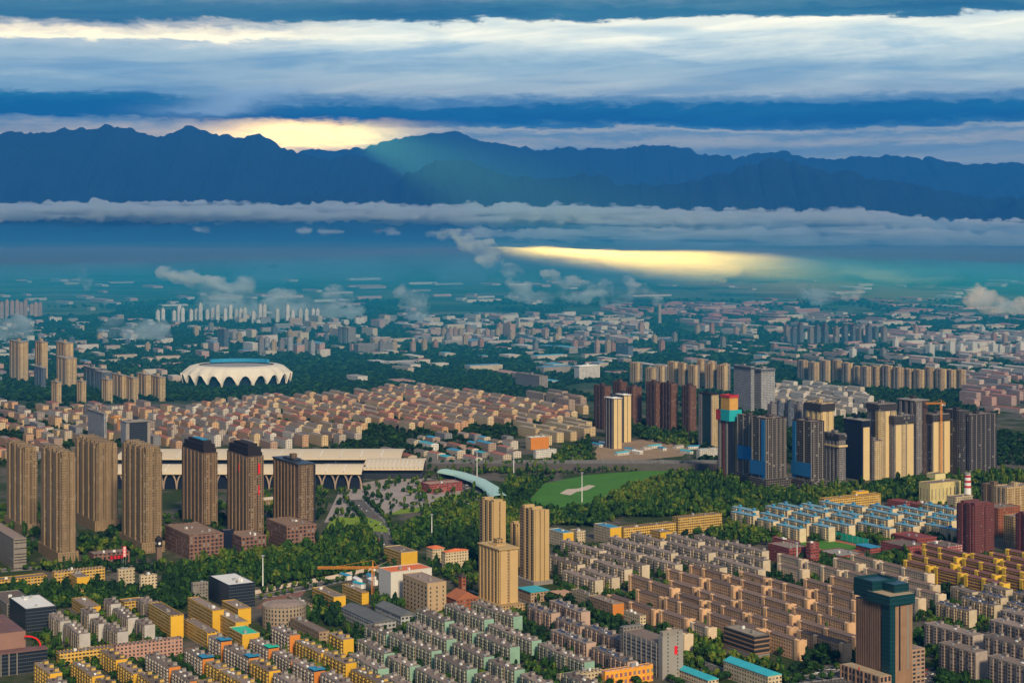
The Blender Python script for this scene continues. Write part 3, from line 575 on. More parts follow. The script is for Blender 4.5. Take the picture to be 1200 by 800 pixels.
# far left groups
for (xl, xc, xr, yb, yt, m, lab) in [(11,23,33,449,402,M_beigef,'tan tower by the left edge beyond the brown cluster'),(41,49,56,448,402,M_beigef,'tan tower second from the left edge'),(66,76,86,446,403,M_beigef,'tan tower third from the left edge'),
        (40,50,54,457,432,M_bluef,'blue grey block in front of the second tan tower'),(66,78,90,456,421,M_beigef,'stepped front block of the third tan tower'),(98,112,118,458,433,M_bluef,'blue grey slab left of the low tan blocks'),(112,120,131,460,437,M_bluef,'lower blue grey slab beside the low tan blocks'),
        (60,67,72,475,449,M_beigef,'short orange tan tower nearest the left edge'),(90,96,101,474,448,M_beigef,'short orange tan tower, middle one of three'),(119,126,132,472,446,M_beigef,'short orange tan tower, third of three'),
        (131,143,148,470,441,M_beigef,'tan slab block next to the orange tan towers'),(147,156,162,472,444,M_beigef,'lower tan slab block in front'),(160,171,177,468,440,M_beigef,'tan slab block with a flat cornice'),(176,187,194,470,443,M_beigef,'tan slab block nearest the white stadium')]:
    tower(lab, spec(xl, xc, xr, yb, yt), m, rib(3, 1.4, m, .5), rib(2, 1.4, m if m is M_bluef else M_creamw, .55), ('slab', 2, M_conc))
tower('grey office block with ribbon windows above the pink roofs', spec(103, 122, 125, 521, 486), M_grid, (), (), ('slab', 3, M_conc), name='office_block')
tower('blue glass office block with a grey frame', spec(142, 148, 176, 526, 496), M_dkglass, [(.0,1,.6,M_grid)], [(.0,.12,1.0,M_conc),(.15,.85,.5,M_dkglass),(.88,1,1.0,M_conc)], ('slab', 3, M_conc), name='office_block')
tower('grey box tower far beyond the stadium', spec(396, 408, 417, 406, 385), M_greyf, rib(2, .8, M_grid, .4), (), ('slab', 3, M_conc), name='office_block')
tower('wide low hall block next to the far grey box tower', spec(414, 420, 461, 417, 404), M_greyf, (), (), None, name='office_block')
tower('dark slim tower left of the far grey halls', spec(255, 263, 268, 411, 387), M_bluef, (), (), None, name='office_block')
tower('white office block with a dark glass front', spec(673, 679, 703, 447, 430), M_whitew, (), [(.1,.9,.6,M_whitew)], ('slab', 2, M_white), name='office_block')
tower('dark blue box block before the green belt', spec(722, 736, 742, 421, 406), M_bluef, (), (), None, name='office_block')
tower('wide grey hall with dark flank beyond the tan terraces', spec(604, 632, 642, 458, 441), M_greyf, (), rib(4, .8, M_conc, .4), None, name='office_block')
tower('pink brown tower on the far skyline of roofs', spec(590, 598, 604, 398, 380), M_pinkw, (), (), None)
tower('maroon tower beside the yellow estate, wider left one', spec(1121, 1140, 1165, 648, 594), M_maroon_t, rib(2, 1.2, M_maroon_t, .5), [(.05,.4,1.4,M_maroon_t),(.55,.9,1.4,M_maroon_t)], ('bays', 3, M_maroon_t))
tower('maroon tower cut by the right edge', spec(1190, 1206, 1225, 652, 606), M_maroon_t, rib(2, 1.2, M_maroon_t, .5), rib(2, 1.2, M_maroon_t, .5), ('bays', 3, M_maroon_t))
tower('tan block behind the maroon towers', spec(1165, 1180, 1212, 622, 572), M_creamw, rib(3, 1.0, M_beigef, .4), rib(4, 1.0, M_gold, .5), None, name='apartment_block')
tower('brown slab left of the tan block by the right edge', spec(1150, 1168, 1180, 606, 570), M_brn, rib(2, .8, M_brnb, .4), rib(2, .8, M_brnb, .4), None, name='apartment_block')
# ------------------------------------------------------------------ single low buildings
def windows(P, face, L, W, nx, nz, z0, fl, ww, wh, m, off=.0, name='window'):
    """a grid of window boxes on one face, each a part of its own"""
    b = MB(); fr = .12
    if face == 'l': b.box(-ww/2, ww/2, -.10, -.005, 0, wh)
    else: b.box(.005, .10, -ww/2, ww/2, 0, wh)
    me = b.mesh(name, m)
    for i in range(nx):
        for j in range(nz):
            if face == 'l': P.append((name, me, (-L/2+L*(i+.5)/nx, -W/2-off, z0+j*fl)))
            else: P.append((name, me, (L/2+off, -W/2+W*(i+.5)/nx, z0+j*fl)))
def block(label, S, wall, roofm=M_roof, name='building', cat='building', roof='flat', group=None, right=None, win=None, clutter=2, rot=ROT, rise=2.5, trim=None, seed=0):
    c, L, W, h = S; root = thing(name, label, cat, c, rot, group); claim(c, L/2, W/2); x, y = L/2, W/2; P = []
    b = MB(); b.box(-x, x, -y, y, 0, h); P.append(('wall', b.mesh('wall', wall)))
    if roof == 'flat':
        b = MB(); b.box(-x+.35, x-.35, -y+.35, y-.35, h+.004, h+.2); P.append(('roof', b.mesh('roof', roofm)))
        b = MB(); b.ring(-x-.1, x+.1, -y-.1, y+.1, h+.002, h+.9, .45); P.append(('parapet', b.mesh('parapet', trim or wall)))
    elif roof == 'gable':
        b = MB(); b.box(-x-.3,x+.3,-y-.5,y+.5,h+.003,h+.2,0); b.gable(-x-.3, x+.3, -y-.5, y+.5, h+.203, rise); P.append(('roof', b.mesh('roof', roofm)))
    elif roof == 'hip':
        b = MB(); b.box(-x-.5,x+.5,-y-.5,y+.5,h+.003,h+.2,0); b.hip(-x-.5, x+.5, -y-.5, y+.5, h+.203, rise); P.append(('roof', b.mesh('roof', roofm)))
    elif roof == 'sheet':
        b = MB(); b.box(-x-.8,x+.8,-y-.8,y+.8,h+.003,h+.6,0); P.append(('roof', b.mesh('roof', roofm)))
    r = random.Random(seed+int(L*10))
    if roof == 'flat':
        for i in range(clutter):
            sx, sy = r.uniform(1.5,4), r.uniform(1.5,3.5); qx, qy = r.uniform(-x*.7,x*.7), r.uniform(-y*.5,y*.5)
            b = MB(); b.box(-sx/2,sx/2,-sy/2,sy/2,0,r.uniform(1.2,3)); b.box(-sx/2-.2,sx/2+.2,-sy/2-.2,sy/2+.2,3.003,3.2) if False else None
            P.append(('roof_unit', b.mesh('roof_unit', r.choice([M_conc, M_white, M_steel])), (qx, qy, h+.21)))
    if right is not None:
        b = MB(); b.box(x+.004, x+.25, -y-.05, y+.05, 0, h-.05); P.append(('end_wall', b.mesh('end_wall', right)))
    if win: 
        for w_ in win: windows(P, *((w_[0], L, W)+w_[1:]))
    dress(root, P); return root
YW = (.60,.345,.03)
M_yel = wallmat('yellow_wall', YW, bay=3.4, fl=3.2, ww=.66, wh=.46, band=(.52,.44,.28), bh=.16)
M_yelp = plainmat('yellow_plain', (.66,.39,.035), .85, .15)
M_ora = plainmat('orange_plain', (.60,.22,.045), .85, .15)
M_tanw = wallmat('tan_wall', (.36,.25,.16), bay=3.6, fl=3.3, ww=.5, wh=.45)
M_gryw = wallmat('grey_wall', (.26,.24,.22), bay=3.4, fl=3.0, ww=.5, wh=.45, band=(.20,.18,.165))
M_bei = plainmat('beige_plain', (.46,.33,.20), .85, .12)
M_pnk = wallmat('pink_wall', (.42,.25,.20), bay=3.6, fl=3.3, ww=.45, wh=.5)
M_redw = wallmat('red_brick_wall', (.26,.06,.055), bay=4, fl=3.4, ww=.5, wh=.45, band=(.33,.13,.11), bh=.1)
M_brk = wallmat('orange_brick_wall', (.30,.10,.05), bay=4, fl=3.4, ww=.4, wh=.45)
M_crw = wallmat('cream_wall', (.55,.45,.30), bay=3.6, fl=3.3, ww=.45, wh=.45)
# lower left: school, glass boxes, mall
block('long yellow school block cut by the left edge', spec(-14, -10, 55, 694, 681), M_yel, name='school_block')
block('long yellow school block with grey roof edge beneath the tan towers', spec(61, 64, 123, 690, 671), M_yel, name='school_block')
block('short yellow wing stepping out of the yellow school block', spec(78, 90, 104, 694, 677), M_yel, right=M_yelp, name='school_block')
block('small yellow annexe at the foot of the yellow school', spec(85, 95, 98, 704, 692), M_yel, name='school_block', clutter=0)
block('cream house with a shed roof among dark trees', spec(137, 139, 158, 690, 668), M_crw, name='house', cat='house')
block('smaller cream house among dark trees', spec(163, 165, 184, 698, 675), M_crw, name='house', cat='house')
block('dark glass office box with white roof at left edge', spec(11, 30, 66, 741, 714), M_dkglass, roofm=M_white, name='office_block', clutter=4)
block('grey low block behind the dark glass box', spec(-10, 8, 40, 722, 708), M_gryw, name='office_block')
block('dark glass office block with pale roof beside the park', spec(245, 268, 299, 714, 686), M_dkglass, roofm=M_white, name='office_block', clutter=4)
block('grey panelled annexe of the dark glass office by the park', spec(224, 226, 244, 708, 684), M_gryw, name='office_block', clutter=1)
def mall():
    c, L, W, h = spec(-40, -16, 30, 790, 744); root = thing('shopping_mall', 'brown shopping mall with a red arch at the left edge', 'mall', c); claim(c, L/2, W/2); x, y = L/2, W/2; P = []
    b = MB(); b.box(-x,x,-y,y,0,h); P.append(('wall', b.mesh('wall', plainmat('mall_wall', (.26,.15,.12), .8, .12))))
    b = MB(); b.box(-x+.4,x-.4,-y+.4,y-.4,h+.004,h+.3); b.box(-x*.6,-x*.1,-y*.5,y*.4,h+.303,h+2); P.append(('roof', b.mesh('roof', PM('mall_roof', (.16,.09,.09)))))
    b = MB(3); b.box(x+.01,x+12,-y+1,y+16,0,h*.55); P.append(('glass_hall', b.mesh('glass_hall', M_dkglass)))
    b = MB(); b.box(x+.5,x+13,-y+.5,y+16.5,h*.55+.003,h*.55+1.2); P.append(('canopy', b.mesh('canopy', PM('mall_roof', (.16,.09,.09)))))
    for i in range(4):
        b = MB(); b.box(x+12.5,x+13.3,-y+2+i*7,-y+2.8+i*7,0,h*.55); P.append(('column', b.mesh('column', M_conc)))
    b = MB()
    for i in range(10):
        a0, a1 = math.pi*.5*i/10, math.pi*.5*(i+1)/10
        b.beam((x+4, y-2+14*math.sin(a0), h*.6+10*math.cos(a0)), (x+4, y-2+14*math.sin(a1), h*.6+10*math.cos(a1)), .9)
    P.append(('arch', b.mesh('arch', M_red))); dress(root, P)
mall()
def clocktower():
    g = G(186, 664); root = thing('clock_tower', 'slim dark clock tower with a pointed cap at the park edge', 'clock tower', g); P = []; claim(g, 4, 4); h = (664-640)*g.y/F
    b = MB(); b.box(-3,3,-3,3,0,h); b.box(-3.6,3.6,-3.6,3.6,h*.93,h*.96) ; P.append(('shaft', b.mesh('shaft', PM('stone_dark', (.17,.12,.09)))))
    b = MB(); b.box(-3.3,3.3,-3.3,3.3,h+.003,h+8); P.append(('belfry', b.mesh('belfry', M_dcrown)))
    b = MB(); b.prism([(-3.8,-3.8),(3.8,-3.8),(3.8,3.8),(-3.8,3.8)], h+8.003, h+13, top_poly=[(-.2,-.2),(.2,-.2),(.2,.2),(-.2,.2)]); P.append(('cap', b.mesh('cap', M_dcrown)))
    for q in (('x',), ('y',)):
        b = MB(); n = 16
        pts = [(1.6*math.cos(2*math.pi*i/n), h+4+1.6*math.sin(2*math.pi*i/n)) for i in range(n)]
        b.quad([(3.34, p[0], p[1]) for p in pts] if q[0] == 'x' else [(p[0], -3.34, p[1]) for p in pts]); P.append(('clock_face', b.mesh('clock_face', M_white)))
    dress(root, P)
clocktower()
block('striped grey commercial block with a tall red sign at the left edge', spec(-20, 16, 31, 668, 632), wallmat('striped_wall', (.30,.26,.22), bay=30, fl=3.2, ww=.95, wh=.35), name='commercial_block')
def sign(name, label, px, py0, py1, D_py, w_m, facing='r', n=1, horiz=False, m=None):
    g = G(px, D_py); D = g.y; z0, z1 = ZAT(py1, D), ZAT(py0, D)
    root = thing(name, label, 'sign', (g.x, g.y, 0)); P = []
    b = MB(); b.box(-.4, 0, -w_m/2, w_m/2, z0, z1); P.append(('sign_board', b.mesh('sign_board', m or M_dcrown)))
    b = MB()
    for yy in (-w_m*.35, w_m*.35): b.box(-.3, -.05, yy-.15, yy+.15, 0, z0)
    P.append(('post', b.mesh('post', M_steel)))
    gm = M_red if m is None else M_white
    for i in range(n):               # illegible strokes of each character, as far as the photo resolves them
        b = MB(); s = min(w_m/n, z1-z0)*.4 if horiz else min(w_m, (z1-z0)/n)*.4
        cx = -w_m/2+w_m*(i+.5)/n if horiz else 0; cz = (z0+z1)/2 if horiz else z1-(z1-z0)*(i+.5)/n
        for k in (-.8, 0, .7): b.box(.003, .15, cx-s, cx+s, cz+k*s-.18*s, cz+k*s+.18*s)
        b.box(.153, .25, cx-.2*s, cx+.2*s, cz-s, cz+s); P.append(('character', b.mesh('character', gm)))
    dress(root, P)
sign('vertical_sign', 'tall vertical red sign on the striped commercial block', 18, 642, 662, 664, 4, n=4, m=M_red)
def gate_building():
    c, L, W, h = spec(104, 110, 152, 662, 650)
    block('low brown building with red lettering on its roof', (c, L, W, h), M_pod, name='commercial_block')
gate_building()
sign('roof_sign', 'row of four red characters over the low brown building', 137, 650, 655, 664, 17, n=4, horiz=True)
sign('vertical_sign', 'upright white and red sign beside the red roof lettering', 146, 640, 652, 664, 4, n=3, m=M_red)
block('dark brown shopping podium with stone piers below the hotel towers', spec(193, 222, 262, 656, 628), M_pod, roofm=PM('pod_roof', (.22,.15,.11)), name='podium_block', clutter=5)
block('brown podium with stone piers between the two black crowned towers', spec(268, 283, 312, 652, 630), M_pod, roofm=PM('pod_roof', (.22,.15,.11)), name='podium_block', clutter=3)
block('brown podium at the foot of the squat office tower', spec(312, 336, 371, 644, 617), M_pod, roofm=PM('pod_roof', (.22,.15,.11)), name='podium_block', clutter=3)
block('black glass link between the brown podiums', spec(258, 262, 274, 648, 622), M_navy, name='link_block', clutter=0)
# yellow and pink low blocks, bottom left
block('yellow courtyard house with a roof lantern', spec(84, 101, 118, 724, 712), M_yel, right=M_yelp, name='school_block')
block('pale yellow hall with a curved parapet', spec(140, 146, 170, 720, 706), M_yel, name='school_block')
block('long pink office wing with a tiled parapet', spec(133, 136, 214, 776, 757), M_pnk, name='office_block')
block('long yellow low wing beside the pink office wing', spec(66, 70, 135, 780, 766), M_yel, name='office_block')
block('long yellow dormitory with grey flat roof', spec(174, 200, 215, 748, 722), M_yel, right=M_yelp)
block('long yellow dormitory right behind the courtyard', spec(220, 249, 262, 744, 716), M_yel, right=M_yelp)
block('yellow dormitory second from the park', spec(250, 276, 291, 753, 730), M_yel, right=M_yelp)
block('low yellow wing in front of the dormitories', spec(215, 243, 257, 760, 742), M_yel, right=M_yelp)
block('yellow block with green roof deck', spec(268, 284, 304, 764, 744), M_yel, roofm=M_green, right=M_yelp, clutter=1)
block('yellow tan block behind the dormitories', spec(260, 279, 294, 732, 714), M_yel, right=M_yelp)
# middle foreground
def round_building():
    g = G(330, 738); D = g.y; r = 26*D/F; h = 26*D/F; c = g+Vector((0, r*.9, 0)); root = thing('round_hall', 'round beige hall with a grey roof', 'hall', c); claim(c, r*.9, r*.9)
    pl = [(r*math.cos(2*math.pi*i/36), r*math.sin(2*math.pi*i/36)) for i in range(36)]; P = []
    b = MB(3.6); b.prism(pl, 0, h); P.append(('wall', b.mesh('wall', wallmat('round_wall', (.33,.26,.19), bay=3.6, fl=4, ww=.4, wh=.6))))
    b = MB(); b.prism([(q[0]*.8, q[1]*.8) for q in pl], h+.004, h+2.2, top_poly=[(q[0]*.5, q[1]*.5) for q in pl]); P.append(('roof', b.mesh('roof', M_roof)))
    dress(root, P)
round_building()
block('yellow row house by the building site wall', spec(366, 391, 405, 714, 700), M_yel, right=M_yelp)
block('second yellow row house by the building site wall', spec(401, 424, 432, 708, 695), M_yel, right=M_yelp)
block('low tan block with flat roof by the round hall', spec(336, 358, 366, 722, 709), M_tanw)
block('white windowless block with an orange roof', spec(444, 458, 506, 708, 671), plainmat('white_plaster', (.58,.56,.52), .85, .1), roofm=M_redr, clutter=3)
block('beige office block with tall window columns', spec(472, 501, 523, 723, 684), M_bei, win=[('l', 7, 7, 2.5, 4.2, 2.4, 2.2, M_glass), ('r', 3, 7, 2.5, 4.2, 1.2, 2.2, M_glass)], name='office_block')
block('yellow block with a grey roof beside the park road', spec(450, 470, 489, 664, 648), M_yel, right=M_yelp)
block('beige apartment house with an orange red roof, nearer half', spec(518, 522, 549, 668, 647), M_crw, roofm=M_redr, roof='hip')
block('beige apartment house with an orange red roof, farther half', spec(500, 507, 521, 660, 643), M_crw, roofm=M_redr, roof='hip')
block('brick church hall with a steep orange roof', spec(522, 535, 561, 719, 703), M_brk, roofm=PM('brick_roof', (.34,.12,.06)), roof='gable', rise=7, name='church', cat='church')
block('square brick church tower', spec(537, 541, 546, 702, 676), M_brk, roofm=M_roofd, roof='hip', rise=4, name='church_tower', cat='church')
block('long grey gabled school hall, front one', spec(400, 441, 464, 742, 730), wallmat('hall_wall', (.42,.42,.42), bay=4, fl=4, ww=.6, wh=.5), roofm=PM('slate', (.12,.13,.14)), roof='gable', rise=4, name='hall', cat='hall')
block('long grey gabled school hall, rear one with skylight', spec(440, 470, 489, 732, 722), wallmat('hall_wall2', (.40,.42,.43), bay=4, fl=4, ww=.6, wh=.5), roofm=PM('slate', (.12,.13,.14)), roof='gable', rise=4, name='hall', cat='hall')
block('tan three storey block beside the orange ended rows', spec(340, 374, 386, 758, 741), M_tanw, name='office_block')
block('hall with a flat blue roof and red fascia', spec(607, 622, 643, 706, 694), M_tanw, roofm=M_cyan, roof='sheet', name='hall', cat='hall', trim=M_red)
block('low hall with a tan roof beside the blue roofed hall', spec(645, 660, 676, 705, 698), M_tanw, roofm=PM('tan_sheet', (.45,.28,.18)), roof='sheet', name='hall', cat='hall')
block('cream two storey shop by the tree lined street', spec(669, 690, 699, 715, 698), M_crw)
block('tan shop block at the corner of the tree lined street', spec(690, 718, 731, 726, 708), M_tanw, right=M_ora)
block('small cream shop under the tan estate', spec(731, 750, 757, 735, 722), M_crw)
def slab_office():
    c, L, W, h = spec(731, 777, 800, 796, 746); P = []
    root = thing('office_block', 'long grey office slab with a taller end tower', 'office block', c); claim(c, L/2, W/2); x, y = L/2, W/2
    b = MB(); b.box(-x, x*.8, -y, y, 0, h*.8); P.append(('wall', b.mesh('wall', wallmat('grey_slab_wall', (.25,.23,.215), bay=200, fl=3.3, ww=1.1, wh=.4, band=(.32,.30,.28)))))
    b = MB(); b.box(-x+.4, x*.8-.4, -y+.4, y-.4, h*.8+.004, h*.8+.3); P.append(('roof', b.mesh('roof', M_roof)))
    b = MB(); b.box(x*.8+.005, x, -y-.6, y+.6, 0, h); P.append(('end_tower', b.mesh('end_tower', plainmat('grey_slab_end', (.30,.28,.26), .85, .12))))
    b = MB(); b.box(-x-.005-6, -x-.005, -y-.4, y+.4, 0, h*.9); P.append(('rear_tower', b.mesh('rear_tower', M_gryw)))
    b = MB(); b.ring(x*.82, x-.2, -y, y, h+.004, h+4, .5); P.append(('roof_frame', b.mesh('roof_frame', M_conc)))
    windows(P, 'r', L, W, 2, 12, 3, 3.2, .9, 1.6, M_glass)
    b = MB(); b.box(x+.01, x+.2, y*.15, y*.45, h*.55, h*.75); P.append(('sign_panel', b.mesh('sign_panel', M_red)))
    for i in range(7):
        b = MB(); b.box(-x+L*.9*(i+.5)/7-.5, -x+L*.9*(i+.5)/7+.5, -y-.5, -y-.006, 0, h*.8); P.append(('pier', b.mesh('pier', PM('slab_pier', (.28,.26,.24)))))
    dress(root, P)
slab_office()
block('brown five storey shopping house with orange bands', spec(848, 884, 902, 772, 746), wallmat('brown_band_wall', (.15,.10,.08), bay=60, fl=4.2, ww=1.1, wh=.55, band=(.34,.19,.10), bh=.2), roofm=PM('shop_roof', (.25,.22,.18)), name='shopping_house')
block('orange and white shop front with coloured boards', spec(705, 709, 765, 806, 787), wallmat('orange_shop', (.75,.30,.03), bay=5, fl=8, ww=.5, wh=.5, win=(.45,.42,.5)), name='shop', cat='shop', right=wallmat('orange_shop_front', (.80,.36,.04), bay=4.5, fl=6, ww=.55, wh=.55, win=(.30,.10,.12), lit=.5))
block('beige low shop beside the orange shop front', spec(652, 656, 706, 808, 792), M_crw, name='shop', cat='shop')
block('bright blue roofed market shed at the bottom edge', spec(788, 830, 842, 806, 797), M_crw, roofm=M_cyan, roof='gable', rise=3, name='shed', cat='shed')
block('longer blue roofed block at the bottom edge', spec(848, 900, 916, 812, 792), M_crw, roofm=M_cyan, roof='gable', rise=3, name='shed', cat='shed')
# yellow long school, blue roofs on the right
block('long yellow school with a projecting centre', spec(724, 731, 792, 635, 619), M_yel, name='school_block')
block('taller yellow school wing ending the long front', spec(788, 795, 846, 626, 607), M_yel, name='school_block')
block('yellow stub wing in front of the long school', spec(762, 774, 789, 638, 624), M_yel, right=M_yelp, name='school_block')
block('cream block with a blue roof edge by the long school', spec(696, 715, 728, 637, 619), M_crw, roofm=M_blue, right=M_yelp)
block('cream block with blue roof edge behind the golden tower', spec(643, 660, 672, 641, 625), M_crw, roofm=M_blue, right=M_yelp)
block('small cream block near the parked trees', spec(668, 676, 686, 636, 623), M_crw)
# red school and sports ground
block('long red school wing with a grey roof', spec(900, 925, 947, 662, 643), M_redw, name='school_block')
block('second red school wing nearer the track', spec(905, 932, 938, 652, 636), M_redw, name='school_block')
block('red stair tower of the school', spec(945, 950, 960, 664, 637), M_redw, name='school_tower', cat='school block')
block('wide grey gymnasium roof beside the red stair tower', spec(958, 985, 1012, 660, 652), M_redw, roofm=M_conc, name='gymnasium')
block('long red teaching block beyond the trees', spec(1032, 1060, 1086, 653, 641), M_redw, name='school_block')
block('red block with white window grid beside the maroon tower', spec(1086, 1110, 1128, 656, 641), wallmat('red_grid', (.30,.05,.05), bay=4, fl=3.4, ww=.6, wh=.55, win=(.5,.45,.42)), name='school_block')
block('red block with a blue roof at the end of the track', spec(1003, 1020, 1032, 648, 642), M_redw, roofm=M_blue, roof='sheet', name='school_block')
block('far red block with maroon roof behind the teaching block', spec(1045, 1075, 1098, 642, 632), M_redw, roofm=M_maroon, name='school_block')
# power plant
block('cream plant hall with tall slit windows', spec(1077, 1090, 1126, 592, 567), wallmat('plant_wall', (.62,.52,.24), bay=7, fl=26, ww=.2, wh=.6), name='plant_hall', clutter=1)
block('cream upper block on the plant hall', spec(1086, 1096, 1108, 572, 556), plainmat('plant_plain', (.64,.55,.27), .8, .12), name='plant_hall', clutter=0)
block('yellow office row with a projecting centre by the plant', spec(960, 966, 1032, 598, 585), M_yel, name='office_block')
block('yellow centre block of the office row', spec(998, 1003, 1018, 592, 577), M_yelp, name='office_block')
block('cream low shed beside the plant chimney', spec(1110, 1120, 1140, 597, 583), M_crw, name='shed', cat='shed')
for i, (a_, b_, c_, yb) in enumerate([(1040,1062,1076,597),(1064,1084,1100,600),(1086,1104,1122,604)]):
    block('maroon flat roofed workshop, %s from the yellow office row' % ORD[i], spec(a_, b_, c_, yb, yb-7), M_redw, roofm=M_maroon, name='workshop')
def chimney(label, px, pyb, pyt, r0, r1, m, bands=0):
    g = G(px, pyb); h = (pyb-pyt)*g.y/F; root = thing('chimney', label, 'chimney', g); P = []; claim(g, r0, r0)
    n = 14; c = lambda r: [(r*math.cos(2*math.pi*i/n), r*math.sin(2*math.pi*i/n)) for i in range(n)]
    b = MB(1); b.prism(c(r0), 0, h, top_poly=c(r1)); P.append(('shaft', b.mesh('shaft', m)))
    b = MB(1); b.prism(c(r1*1.15), h*.97, h+.5); P.append(('rim', b.mesh('rim', M_conc)))
    for i in range(bands):
        z = h*(.55+.16*i); q = r0+(r1-r0)*z/h; b = MB(1); b.prism(c(q*1.02), z, z+h*.07); P.append(('painted_band', b.mesh('painted_band', M_netr)))
    dress(root, P)
chimney('white plant chimney with red bands', 1134, 592, 554, 5.5, 4, M_white, 3)
chimney('thin far chimney under a drifting steam plume', 773, 382, 357, 7, 5, M_conc)
# brown and tan near the right edge, middle
block('brown brick block by the right edge of the plant', spec(1150, 1170, 1196, 628, 596), M_brk, name='office_block')
block('golden block by the right edge', spec(1176, 1188, 1215, 640, 606), M_gold, name='apartment_block')
# cream low blocks by the railway
block('white and orange low depot beside the tracks', spec(616, 622, 643, 527, 513), M_crw, right=M_ora, roofm=M_white, name='depot')
block('white long shed at the track side', spec(625, 628, 652, 537, 528), M_whitew, roofm=M_conc, name='shed', cat='shed')
block('pale blue site cabin row beneath the collared tower', spec(816, 820, 842, 538, 527), M_whitew, roofm=M_blue, name='site_cabin')
# ------------------------------------------------------------------ stadium
def stadium():
    g = G(269, 456); D = g.y; s = D/F; rx, ry = 64*s, 64*s*.85; h = 25*s; c = g+Vector((0, ry*.98, 0))
    root = thing('stadium', 'white oval stadium with a row of dark arches under its ribbed roof', 'stadium', c, 0); claim(c, rx*.8, ry*.9); P = []
    n = 44; prof = [(1.0,0,.0),(1.02,.2,0),(1.0,.5,.1),(.95,.74,.2),(.86,.93,.3),(.76,1.0,.4),(.70,.99,.4)]
    mw = plainmat('stadium_membrane', (.66,.60,.50), .7, .08)
    na = 22; sub = 6; N = na*sub
    b = MB()
    def pt(i, r, z): a = 2*math.pi*i/N; return (rx*r*math.cos(a), ry*r*math.sin(a), z*h)
    for i in range(N):
        u0, u1 = (i % sub)/sub, ((i % sub)+1)/sub
        arch = lambda u: .62*math.sqrt(max(0, 1-(abs(u-.5)/.42)**2)) if abs(u-.5) < .42 else 0.0
        def ring(u, ii):
            bump = 1+.025*math.sin(math.pi*u)
            return [pt(ii, r*(bump if 0 < k < 6 else 1), max(z, arch(u)) if k < 3 else z) for k, (r, z, _) in enumerate(prof)]
        p0, p1 = ring(u0, i), ring(u1 if u1 < 1 else 0.0 if False else u1, i+1)
        for k in range(len(prof)-1):
            b.quad([p0[k], p1[k], p1[k+1], p0[k+1]])
    P.append(('roof_shell', b.mesh('roof_shell', mw)))
    b = MB(4); k = 48; q = [(rx*.93*math.cos(2*math.pi*i/k), ry*.93*math.sin(2*math.pi*i/k)) for i in range(k)]
    b.prism(q, 0, h*.62, top=False); P.append(('glass_wall', b.mesh('glass_wall', M_navy)))
    b = MB(); q2 = [(rx*.70*math.cos(2*math.pi*i/k), ry*.70*math.sin(2*math.pi*i/k)) for i in range(k)]; b.prism(q2, h*.80, h*.99, top=False, top_poly=q2); P.append(('inner_rim', b.mesh('inner_rim', M_dcrown)))
    b = MB(); b.prism([(p[0]*1.02, p[1]*1.02) for p in q2[5:20]]+[(p[0]*.94, p[1]*.94) for p in q2[5:20][::-1]], h*.99, h*1.16); P.append(('blue_canopy', b.mesh('blue_canopy', M_blue)))
    b = MB(); b.prism([(p[0]*.985, p[1]*.985) for p in q2], h*.90, h*.94); P.append(('inner_roof', b.mesh('inner_roof', PM('stadium_inner', (.30,.29,.28)))))
    b = MB(); q3 = [(rx*1.15*math.cos(2*math.pi*i/k), ry*1.15*math.sin(2*math.pi*i/k)) for i in range(k)]; b.prism(q3, .02, 2.2); P.append(('plinth', b.mesh('plinth', PM('pink_paving', (.34,.22,.18)))))
    dress(root, P)
stadium()
